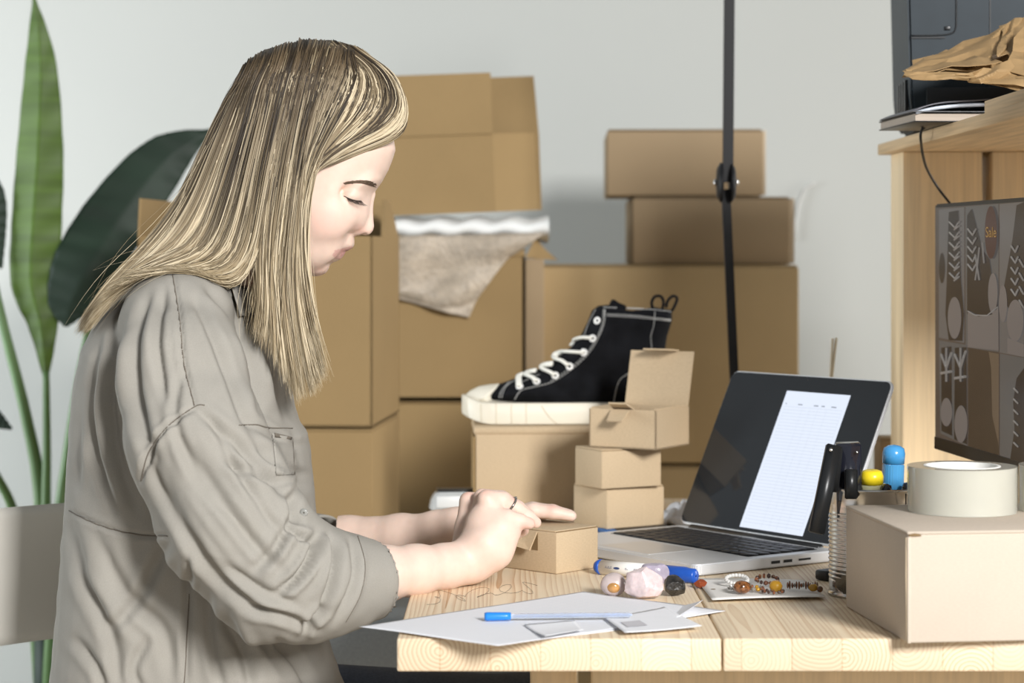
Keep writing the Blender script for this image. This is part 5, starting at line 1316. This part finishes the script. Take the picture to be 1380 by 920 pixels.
gs.chain([C(372, 772, 2.45, .0725), C(425, 785, 2.47, .060), C(470, 783, 2.49, .0485), C(498, 782, 2.503, .0425)], .022)
gs.chain([C(262, 410, 2.80, .050), C(245, 450, 2.86, .060), C(290, 600, 2.93, .068), C(352, 730, 2.93, .056), C(392, 732, 2.92, .043), C(424, 729, 2.905, .036)], .016)
# open the neck and the sleeve end
gs.capsule(P(315, 400, YC), P(335, 345, YC), .040, .050, .004, sub=True)
gs.capsule(P(470, 779, 2.492), P(530, 777, 2.52), .036, .039, .004, sub=True)
gs.capsule(P(412, 729, 2.912), P(450, 728, 2.89), .030, .032, .004, sub=True)
V, Q = gs.mesh(); V = smooth_mesh(V, Q, 3)
# creases: (photo points), depth, width px   (negative depth = ridge)
cr = [([(232, 366), (242, 430), (248, 490), (262, 546)], .004, 5), ([(200, 400), (182, 470), (190, 560), (215, 640)], .007, 11), ([(222, 390), (212, 460), (222, 540)], .006, 9),
      ([(165, 430), (148, 520), (155, 600), (185, 690)], .007, 12), ([(135, 460), (122, 540), (130, 620), (155, 690)], .006, 10), ([(178, 560), (205, 640), (245, 720), (300, 800)], .005, 9),
      ([(280, 385), (318, 430), (342, 500), (350, 560)], .010, 10), ([(300, 380), (340, 440), (372, 520), (388, 566)], .007, 9), ([(262, 400), (290, 460), (320, 540), (345, 590)], .006, 10), ([(350, 440), (378, 500), (392, 560)], .006, 8),
      ([(262, 548), (310, 590), (360, 640), (410, 690)], .007, 11), ([(240, 590), (290, 660), (340, 730), (380, 770)], .006, 12), ([(215, 640), (255, 720), (305, 790), (360, 830)], .006, 11), ([(285, 565), (330, 650), (380, 720)], .005, 9),
      ([(300, 620), (350, 640), (420, 655)], .005, 9), ([(345, 600), (380, 630), (415, 640)], .008, 9), ([(330, 560), (370, 590), (412, 600)], .006, 9),
      ([(428, 716), (420, 750), (400, 780), (372, 800)], .013, 9), ([(444, 716), (452, 745), (446, 790), (430, 830)], .009, 8), ([(385, 700), (400, 720), (430, 728)], .009, 8), ([(472, 722), (480, 760), (472, 800), (450, 840)], .006, 8),
      ([(400, 690), (370, 740), (340, 770)], .006, 10), ([(410, 640), (395, 680), (405, 710)], .008, 10),
      ([(330, 820), (380, 830), (430, 850)], .007, 9), ([(410, 856), (420, 838), (440, 820)], .010, 8), ([(300, 760), (360, 800), (400, 815)], .005, 10),
      ([(95, 700), (112, 780), (150, 860), (160, 920)], .006, 13), ([(130, 720), (170, 800), (220, 850), (230, 920)], .006, 14), ([(225, 730), (190, 800), (150, 850)], .006, 12), ([(255, 745), (252, 830), (250, 920)], .005, 7),
      ([(100, 860), (130, 900), (140, 930)], .005, 10), ([(300, 830), (330, 880), (340, 930)], .007, 13), ([(370, 862), (400, 890), (420, 925)], .007, 11), ([(280, 800), (285, 870), (300, 930)], .005, 10), ([(200, 860), (180, 900), (190, 930)], .005, 9),
      ([(92, 688), (130, 706), (180, 720), (228, 722)], .0035, 4), ([(190, 648), (200, 610), (225, 575), (262, 548)], .006, 5), ([(395, 575), (405, 620), (412, 680)], .004, 8),
      ([(110, 520), (108, 600), (104, 660)], .004, 8), ([(245, 500), (235, 560), (262, 640), (310, 700)], .004, 9)]
ridges = [([(192, 400), (170, 480), (174, 560), (200, 640)], .004, 10), ([(290, 378), (330, 440), (358, 510), (368, 565)], .005, 8), ([(250, 560), (300, 630), (360, 690), (405, 720)], .004, 11), ([(436, 716), (438, 760), (420, 810)], .006, 7),
          ([(228, 620), (275, 700), (330, 770)], .004, 11), ([(462, 718), (466, 770), (455, 820)], .003, 8), ([(112, 760), (150, 820), (190, 880)], .004, 12), ([(315, 840), (350, 880), (380, 925)], .005, 10), ([(395, 700), (385, 740), (355, 785)], .005, 9), ([(150, 440), (136, 530), (142, 620)], .004, 9)]
def seg_d(p, ln):
    c = catmull([(a, b, 0) for a, b in ln], 24)[:, :2]; d = np.full(len(p), 1e9); tt = np.zeros(len(p))
    for i in range(len(c)-1):
        e = c[i+1]-c[i]; t = np.clip(((p-c[i]) @ e)/(e @ e), 0, 1); q = np.linalg.norm(p-c[i]-t[:, None]*e, axis=1)
        m = q < d; d[m] = q[m]; tt[m] = (i+t[m])/(len(c)-1)
    return d, tt
for it in range(1):
    N_ = normals(V, Q); p2 = to_px(V); near = (N_[:, 1] < .25) & (V[:, 1] < YT+.02)
    disp = np.zeros(len(V))
    for ln, dp, w in cr:
        d, t = seg_d(p2, ln); f = np.exp(-(d/(w*.62))**2)*np.clip(4*t*(1-t)+.25, 0, 1); disp -= dp*1.15*f; disp += dp*.45*np.exp(-((d-w*1.25)/(w*.6))**2)*np.clip(4*t*(1-t), 0, 1)
    for ln, dp, w in ridges:
        d, t = seg_d(p2, ln); disp += dp*np.exp(-(d/(w*.7))**2)*np.clip(4*t*(1-t), 0, 1)
    disp = np.where(near, disp, 0)*np.clip((.15-N_[:, 1])/.6, .12, 1)
    st_n = V*np.array([1, 1, .35])
    disp += .0022*noise3(st_n, 5, 3, 28)+.0008*noise3(V, 9, 2, 90)
    V = V+N_*disp[:, None]
V = smooth_mesh(V, Q, 1)
me = np_mesh('shirt', V+wo, Q)
M['shirt'] = mat('shirt_cloth', (.31, .295, .262), .85, noise=[((14, 14, 14), .04), ((900, 900, 900), .05)], bump=((1400, 1400, 1400), .25, .0003), spec=.2)
link('shirt', me, M['shirt'], wm)
bvS = BVHTree.FromPolygons([Vector(v) for v in V], [list(map(int, q)) for q in Q])
M['seam'] = mat('shirt_seam', (.15, .13, .105), .9)
def seam(pts, n=60, r=.0007, m=None):
    L_ = line_on(bvS, pts, n, .0002)
    if len(L_) > 3: MB().tube([p+wov for p in L_], r, 5).build('seam', m or M['seam'], wm)
seam([(232, 366), (242, 430), (248, 490), (262, 546)]); seam([(190, 648), (200, 610), (225, 575), (262, 548), (276, 546)]); seam([(93, 688), (130, 706), (180, 719), (226, 722)])
seam([(255, 800), (252, 860), (248, 925)]); seam([(322, 573), (345, 572), (362, 576), (394, 577)], 30)
# sleeve cuff: rolled band, open end
def cuff(c0, c1, r0, r1, name='cuff'):
    c0, c1 = c0+wov, c1+wov; t = (c1-c0).normalized(); L_ = (c1-c0).length; Mx = Matrix.Translation(c0) @ t.to_track_quat('Z', 'Y').to_matrix().to_4x4()
    mb = MB(); pr = [(r0-.001, 0), (r0+.0015, L_*.15), ((r0+r1)/2+.002, L_*.5), (r1+.001, L_*.9), (r1, L_), (r1-.003, L_), (r1-.004, L_*.6), (r0-.005, 0)]
    n = 72; vs = []
    for i, (r_, z) in enumerate(pr):
        for k in range(n):
            a = 2*math.pi*k/n; w = 1+.022*math.sin(3*a+z*40)+.018*math.sin(5*a+1+z*70); vs.append(Mx @ Vector((r_*w*math.cos(a), r_*w*math.sin(a), z+.004*math.sin(2*a))))
    fs = [[i*n+k, i*n+(k+1) % n, ((i+1) % len(pr))*n+(k+1) % n, ((i+1) % len(pr))*n+k] for i in range(len(pr)) for k in range(n)]
    return mb.add(vs, fs, 0, True).build(name, M['shirt'], wm)
cuff(P(470, 785, 2.489), P(508, 784, 2.507), .0470, .0405)
cuff(P(408, 729.5, 2.914), P(440, 728, 2.897), .036, .0335)
seam([(482, 722), (492, 760), (486, 800), (466, 838)], 50, .0005)
# collar
cc_ = P(322, 388, YC)
def collarf(u, v):
    a = -2.75+5.5*u; r_ = .058+.004*math.sin(a*3)-.012*v; fr = max(0, math.cos(a))
    ctr = P(316, 398, YC)+wov
    h_ = .030*v-.030*(1-v)*0
    x = r_*math.cos(a)*1.05+.012*fr; y = r_*math.sin(a)*1.05
    return ctr+Vector((x-.010*v, y, -.55*x-.004+h_))
MB().sheet(collarf, 48, 6, thick=.0022).build('collar', M['shirt'], wm)
def on_shirt(px, py, lift): 
    q = on_surface(bvS, px, py, lift); return q
def patch(name, quad, nu, nv, lift, m, th=.0012, bul=0):
    def fn(u, v):
        A = np.array(quad[0])*(1-u)+np.array(quad[1])*u; B = np.array(quad[3])*(1-u)+np.array(quad[2])*u; p = A*(1-v)+B*v
        q = on_surface(bvS, p[0], p[1], lift+bul*math.sin(math.pi*u)*(1-v)) or P(p[0], p[1], 2.6); return q+wov
    return MB().sheet(fn, nu, nv, thick=th).build(name, m, wm)
try:
    patch('collar_tip', [(306, 382), (334, 398), (328, 428), (318, 424)], 8, 8, .004, M['shirt'])
    pk = patch('chest_pocket', [(366, 583), (394, 590), (397, 640), (372, 640)], 12, 12, .0006, M['shirt'], th=.0005, bul=.002)
    patch('pocket_opening', [(369, 582), (391, 589), (390, 592), (369, 588)], 8, 2, .0016, M['seam'])
except Exception as e_: print('patch', e_)
for (bx_, by_) in ((409, 691),):
    q = on_shirt(bx_, by_, .0008)
    if q: MB().lathe([(.001, .0022), (.0032, .0022), (.0042, .0016), (.0046, 0)], Matrix.Translation(q+wov) @ Matrix.Rotation(math.pi/2, 4, 'X'), 20).build('button', M['chrome'] if False else mat('button_grey', (.28, .28, .26), .25, coat=.4), wm)
# jeans
gj = Grid((-.65, 2.42, .06), (.12, 2.95, .72), .009)
gj.chain([(Vector((-.43, 2.68, .57)), .135), (Vector((-.43, 2.68, .64)), .12)], .04)
for s_ in (-1, 1): gj.chain([(Vector((-.38, 2.68+s_*.085, .545)), .092), (Vector((.02, 2.68+s_*.11, .535)), .072), (Vector((.0, 2.68+s_*.11, .12)), .055)], .02)
V_, Q_ = gj.mesh(); V_ = smooth_mesh(V_, Q_, 2)
link('jeans', np_mesh('jeans', V_+wo, Q_), mat('denim', (.07, .09, .13), .9, noise=[((300, 300, 300), .15)]), wm)
for s_ in (-1, 1):
    MB().box((-.04, -.042, 0), (.20, .042, .022), bevel=.008).build('shoe_sole', M['rubber'], wm).location = Vector((-.02, 2.68+s_*.12, 0))+wov
    MB().sphere((0, 0, 0), .04, sub=3, sc=(2.6, 1.0, .9)).build('shoe_upper', M['canvas'], wm).location = Vector((.055, 2.68+s_*.12, .045))+wov
# ---------- hair
gr = Grid((P(80, 0, YC).x, YC-.17, P(0, 560, 2.5).z), (P(560, 0, YC).x, YC+.17, P(0, 45, YC).z), .003)
hm = [(534, 170), (537, 150), (528, 122), (505, 96), (475, 74), (440, 65), (400, 64), (360, 73), (330, 98), (308, 140), (290, 185), (270, 235), (246, 285), (215, 330), (232, 352), (290, 372), (322, 345), (352, 372), (372, 400), (398, 380), (404, 330), (404, 300), (411, 258), (432, 223), (470, 203), (518, 188)]
def whr(X, Z): return np.ones_like(X)
gr.inflate(xz(hm, YC), YC, .055, .0755, 0)
for s_ in (-1, 1):
    gr.chain([(P(398, 330, YC)+Vector((0, s_*.066, 0)), .014), (P(388, 400, YC)+Vector((0, s_*.075, 0)), .016), (P(396, 460, YC)+Vector((0, s_*.082, 0)), .011)], .02)
    gr.chain([(P(372, 330, YC)+Vector((0, s_*.066, 0)), .014), (P(368, 400, YC)+Vector((0, s_*.085, 0)), .014), (P(385, 440, YC)+Vector((0, s_*.085, 0)), .010)], .02)
V_, Q_ = gr.mesh(); V_ = smooth_mesh(V_, Q_, 3)
DARK, MID, LIGHT, PALE = np.array([.030, .022, .014]), np.array([.115, .082, .047]), np.array([.41, .325, .20]), np.array([.60, .51, .355])
me = np_mesh('hair_mass', V_+wo, Q_)
p2 = to_px(V_); rsn = noise3(np.stack([p2[:, 0]*.03, p2[:, 1]*.004, V_[:, 1]*9], 1), 4, 2, 3)
t = np.clip((p2[:, 1]-200)/230+.15*rsn, 0, 1)[:, None]
set_color(me, 'hair_tone', (DARK*1.4)*(1-t)+LIGHT*.75*t)
M['hair'] = mat('hair', (.3, .2, .1), .48, attr='hair_tone', spec=.35)
link('hair_mass', me, M['hair'], wm)
gS2 = gs
def G(path, off): return [(a, b) for a, b in path], off
sheets = []
# each guide: photo points, sideways offsets from the head's middle plane
near = [
 ([(330, 92), (303, 140), (272, 208), (240, 275), (192, 335), (145, 385), (103, 448)], [.010, .030, .035, .04, .05, .05, .04]),
 ([(345, 78), (318, 140), (290, 210), (262, 280), (222, 338), (170, 375), (118, 445)], [.012, .05, .062, .07, .085, .10, .10]),
 ([(362, 70), (338, 135), (314, 210), (290, 285), (262, 340), (200, 362), (140, 400)], [.012, .06, .078, .088, .10, .13, .13]),
 ([(382, 63), (360, 130), (340, 210), (322, 290), (298, 352), (240, 366), (175, 368)], [.012, .066, .085, .092, .10, .135, .15]),
 ([(402, 59), (382, 130), (362, 210), (348, 290), (335, 350), (305, 380), (245, 375)], [.012, .068, .088, .094, .10, .11, .14]),
 ([(420, 57), (400, 130), (382, 210), (370, 290), (362, 360), (358, 420), (362, 465)], [.012, .068, .088, .093, .096, .10, .105]),
 ([(436, 57), (418, 125), (400, 205), (388, 290), (378, 370), (380, 440), (398, 520)], [.012, .066, .086, .092, .094, .098, .10]),
 ([(452, 59), (436, 115), (414, 190), (402, 280), (396, 370), (404, 440), (425, 515)], [.012, .060, .080, .086, .088, .09, .095]),
 ([(466, 63), (455, 110), (430, 170), (408, 240), (404, 330), (412, 420), (438, 508)], [.012, .056, .076, .082, .084, .085, .09]),
 ([(474, 66), (482, 105), (462, 150), (425, 215), (406, 300), (410, 400), (436, 495)], [.012, .050, .072, .084, .086, .086, .09]),
]
bang = [
 ([(438, 58), (472, 100), (458, 150), (428, 198), (409, 245), (404, 300)], [.012, .055, .074, .084, .086, .088]),
 ([(445, 58), (490, 100), (480, 150), (440, 195), (415, 240), (405, 300)], [.012, .045, .062, .076, .083, .086]),
 ([(458, 60), (505, 98), (512, 140), (475, 185), (430, 215), (406, 258)], [.012, .040, .052, .066, .080, .086]),
 ([(470, 63), (518, 98), (534, 140), (503, 175), (455, 199), (412, 238)], [.012, .030, .040, .054, .072, .084]),
 ([(482, 67), (530, 104), (546, 150), (527, 180), (475, 201), (422, 228)], [.010, .020, .028, .044, .066, .080]),
 ([(490, 72), (538, 112), (547, 158), (536, 184), (490, 202), (436, 222)], [.006, .010, .014, .032, .058, .074]),
]
nearA = near[:5]+[([(412, 58), (392, 130), (372, 210), (357, 290), (342, 345), (316, 384), (270, 382)], [.012, .068, .088, .094, .10, .11, .13])]
nearB = [([(406, 58), (386, 130), (366, 210), (352, 290), (348, 350), (350, 405), (340, 455)], [.012, .068, .088, .093, .098, .10, .105]),
         ([(418, 57), (400, 130), (382, 210), (370, 290), (364, 360), (368, 430), (366, 480)], [.012, .068, .088, .093, .096, .10, .105]),
         ([(436, 57), (418, 125), (400, 205), (388, 290), (378, 370), (384, 450), (398, 540)], [.012, .066, .086, .092, .094, .098, .10]),
         ([(452, 59), (436, 115), (414, 190), (402, 280), (396, 370), (406, 450), (424, 532)], [.012, .060, .080, .086, .088, .09, .095])]+near[8:]
def make_strands(guides, n, seed, side=-1, pts_n=28, jit=(1.5, 7), rad=(.0005, .0012), bias=None, tipshort=.12, tone=0.0, grow=True, mid=YC, lift=(.0, .007)):
    rs = np.random.RandomState(seed); gi = []
    for path, off in guides:
        if off[0] < .02:
            p0, p1 = np.array(path[0]), np.array(path[1]); path = [path[0], tuple(p0+(p1-p0)*.13), tuple(p0+(p1-p0)*.42)]+list(path[1:]); off = [off[0], off[1]*.66+off[0]*.3, off[1]*.95]+list(off[1:])
        o3 = [P(a, b, mid+side*o) for (a, b), o in zip(path, off)]; gi.append(catmull(o3, pts_n))
    gi = np.array(gi); out = []
    for k in range(n):
        u = rs.random()*(len(gi)-1); i = min(int(u), len(gi)-2); f = u-i
        fe = np.clip(f+rs.normal()*.12, -.2, 1.2)
        w = np.linspace(0, 1, pts_n)[:, None]; ff = f*(1-w)+fe*w
        c = gi[i]*(1-ff)+gi[i+1]*ff
        t = np.linspace(0, 1, pts_n)
        amp = (jit[0]+(jit[1]-jit[0])*t)/1100
        ph = rs.uniform(0, 6.28, 3); fr = rs.uniform(1.2, 4, 3)
        for ax in range(3): c[:, ax] += amp*np.sin(t*fr[ax]*2+ph[ax])*rs.normal()*.6
        c[:, 1] += side*rs.uniform(*lift)
        L_ = 1-rs.random()**2*tipshort; s_ = np.linspace(0, L_, pts_n)*(pts_n-1); i0 = np.minimum(s_.astype(int), pts_n-2); fr_ = (s_-i0)[:, None]
        c = c[i0]*(1-fr_)+c[i0+1]*fr_
        out.append((c, rs.uniform(*rad), rs.random(), u/(len(gi)-1)))
    return out
def strands_mesh(name, strands, mixf, seed):
    rs = np.random.RandomState(seed); nS = len(strands); n = strands[0][0].shape[0]
    Pn = np.stack([s[0] for s in strands])           # nS, n, 3
    flat = Pn.reshape(-1, 3)
    offr = np.repeat(rs.uniform(.0006, .0050, nS), n)
    flat = gr.push(flat, offr); flat = gs.push(flat, np.repeat(rs.uniform(.002, .008, nS), n)+0)
    Pn = flat.reshape(nS, n, 3)
    flat0 = None
    for _ in range(2): Pn[:, 1:-1] = .25*Pn[:, :-2]+.5*Pn[:, 1:-1]+.25*Pn[:, 2:]
    Pn = gr.push(Pn.reshape(-1, 3), offr).reshape(nS, n, 3); Pn[:, 1:-1] = .25*Pn[:, :-2]+.5*Pn[:, 1:-1]+.25*Pn[:, 2:]
    T = np.gradient(Pn, axis=1); T /= np.linalg.norm(T, axis=2, keepdims=True)+1e-9
    A = np.cross(T, np.array([.13, 1, .07])); A /= np.linalg.norm(A, axis=2, keepdims=True)+1e-9; B = np.cross(T, A)
    t = np.linspace(0, 1, n); R_ = np.array([s[1] for s in strands])[:, None]*(1-.0*t)*np.clip((1-t)*7, .12, 1)[None]
    rings = []
    for k in range(4):
        a = 2*math.pi*k/4+.4; rings.append(Pn+(A*math.cos(a)+B*math.sin(a))*R_[..., None])
    Vv = np.stack(rings, 2).reshape(-1, 3)
    idx = (np.arange(nS)[:, None, None]*n+np.arange(n-1)[None, :, None])*4+np.arange(4)[None, None, :]
    idn = (np.arange(nS)[:, None, None]*n+np.arange(n-1)[None, :, None])*4+((np.arange(4)+1) % 4)[None, None, :]
    Qq = np.stack([idx, idn, idn+4, idx+4], -1).reshape(-1, 4)
    col = np.zeros((nS, n, 3))
    for j, s in enumerate(strands):
        q, u = s[2], s[3]; st = mixf(q, u)
        tt = np.clip((t-st[0]-.17)/(st[1]*.95), 0, 1)[:, None]**1.15; c0, c1 = st[2], st[3]; col[j] = c0*(1-tt)+c1*tt
    col = np.repeat(col.reshape(-1, 3), 4, axis=0)
    me = np_mesh(name, Vv+wo, Qq); set_color(me, 'hair_tone', np.clip(col, 0, 1)); return link(name, me, M['hair'], wm)
def mix_main(q, u):
    q2 = (q*7.13+u*13.7) % 1
    if q < .36: return (.35, .6, DARK, LIGHT*.92)
    if q < .66: return (.20, .6, MID*.6, LIGHT)
    if q < .88: return (.12, .6, MID, PALE)
    return (.02, .45, LIGHT*.55, PALE*1.05)
def mix_bang(q, u):
    if q < .42: return (.3, .7, DARK, MID*1.0)
    if q < .68: return (.1, .6, MID*.8, LIGHT*.8)
    return (.0, .4, LIGHT*.8, PALE)
sN = make_strands(nearA, 3000, 1, rad=(.0004, .0009))+make_strands(nearB, 2400, 31, rad=(.0004, .0009), tipshort=.28, jit=(1.5, 9)); strands_mesh('hair_lengths', sN, mix_main, 2)
sF = make_strands(nearA, 900, 3, side=1)+make_strands(nearB, 700, 33, side=1, tipshort=.25); strands_mesh('hair_lengths', sF, mix_main, 4)
def clump(strs, n, seed, amt=.75):
    rs = np.random.RandomState(seed); heads = strs[:n]; U = np.array([h[3] for h in heads]); out = list(heads)
    for s in strs[n:]:
        k = int(np.argmin(np.abs(U-s[3]))); h = heads[k]; t = np.linspace(0, 1, s[0].shape[0])[:, None]; w = amt*np.clip(t*1.3, 0, 1)
        out.append((s[0]*(1-w)+h[0]*w+rs.normal(size=3)*.0012, s[1], (h[2]*.7+s[2]*.3), s[3]))
    return out
sC = clump(make_strands(nearB, 1100, 11, lift=(.003, .010), rad=(.0005, .0011)), 60, 12); strands_mesh('hair_locks', sC, mix_main, 13)
sC2 = clump(make_strands(nearA, 1100, 15, lift=(.003, .010), rad=(.0005, .0011)), 60, 16, .7); strands_mesh('hair_locks', sC2, mix_main, 17)
sB = clump(make_strands(bang, 1800, 5, jit=(1, 4), tipshort=.05, rad=(.0004, .0009)), 90, 6, .6); strands_mesh('fringe', sB, mix_bang, 6)
sB2 = make_strands(bang, 500, 7, side=1, jit=(1, 4)); strands_mesh('fringe', sB2, mix_bang, 8)
# flyaways
sW = make_strands([near[0], near[2], near[6], near[8]], 60, 21, jit=(4, 30), rad=(.00018, .0003), lift=(.0, .02)); strands_mesh('loose_hairs', sW, mix_main, 22)

# ================================================================== GROUPS OF REPEATS
for o in list(S.objects):
    if o.parent is None and o.get('category') and not o.get('group'):
        n, l = o.name.split('.')[0], o['label']
        if n == 'cardboard_box': o['group'] = 'small tan mailer boxes on the desk' if 'mailer' in l else ('large cartons stacked behind the desk' if 'carton' in l and 'shipping' not in l and 'desk beside' not in l and 'back of the desk' not in l else None)
        elif n in ('bead_bracelet',): o['group'] = 'bead bracelets on the white card'
        elif n in ('amber_bead', 'brown_bead', 'tiger_eye_bead'): o['group'] = 'loose beads on the white card'
        elif n in ('agate_pebble', 'rose_quartz', 'amethyst', 'tourmaline', 'amber_chip'): o['group'] = 'stones in front of the laptop'
        elif n == 'marker_pen': o['group'] = 'black pens in the tin can'
        elif n == 'tape_roll': o['group'] = 'clear tape rolls on the pale carton'
        elif n in ('paper_sheet', 'paper_slip'): o['group'] = 'white papers at the desk corner'
        if 'group' in o and not o['group']: del o['group']

# ================================================================== SUB-PARTS UNDER THEIR PARTS
def regroup(root, pairs):
    kids = list(root.children)
    for child_names, parent_name in pairs:
        par = [k for k in kids if k.name.split('.')[0] == parent_name]
        if not par: continue
        for k in kids:
            if k.name.split('.')[0] in child_names and k is not par[0]: k.parent = par[0]
RG = {'laptop': [(('screen', 'webcam', 'document', 'table_lines', 'table_headings'), 'lid'), (('key',), 'keyboard_well'), (('port', 'card_slot', 'trackpad'), 'base')],
      'monitor': [(('picture', 'sale_badge', 'sale_text'), 'screen')],
      'person': [(('seam', 'button', 'chest_pocket', 'pocket_opening', 'cuff', 'collar', 'collar_tip'), 'shirt'), (('eyebrow', 'eyelashes'), 'body')],
      'high_top_sneaker': [(('sole_groove',), 'sole'), (('stitching', 'eyelet'), 'upper')],
      'tape_roll': [(('core_print',), 'core')], 'board_marker': [(('brand_print', 'logo', 'small_print'), 'barrel')],
      'desk_lamp': [(('spring_slot',), 'lower_arm')], 'printer': [(('panel_seam', 'latch', 'vent_slot', 'paper_slot'), 'body')], 'tin_can': [(('seam',), 'wall')]}
for o in list(S.objects):
    if o.parent is None and o.name.split('.')[0] in RG: regroup(o, RG[o.name.split('.')[0]])
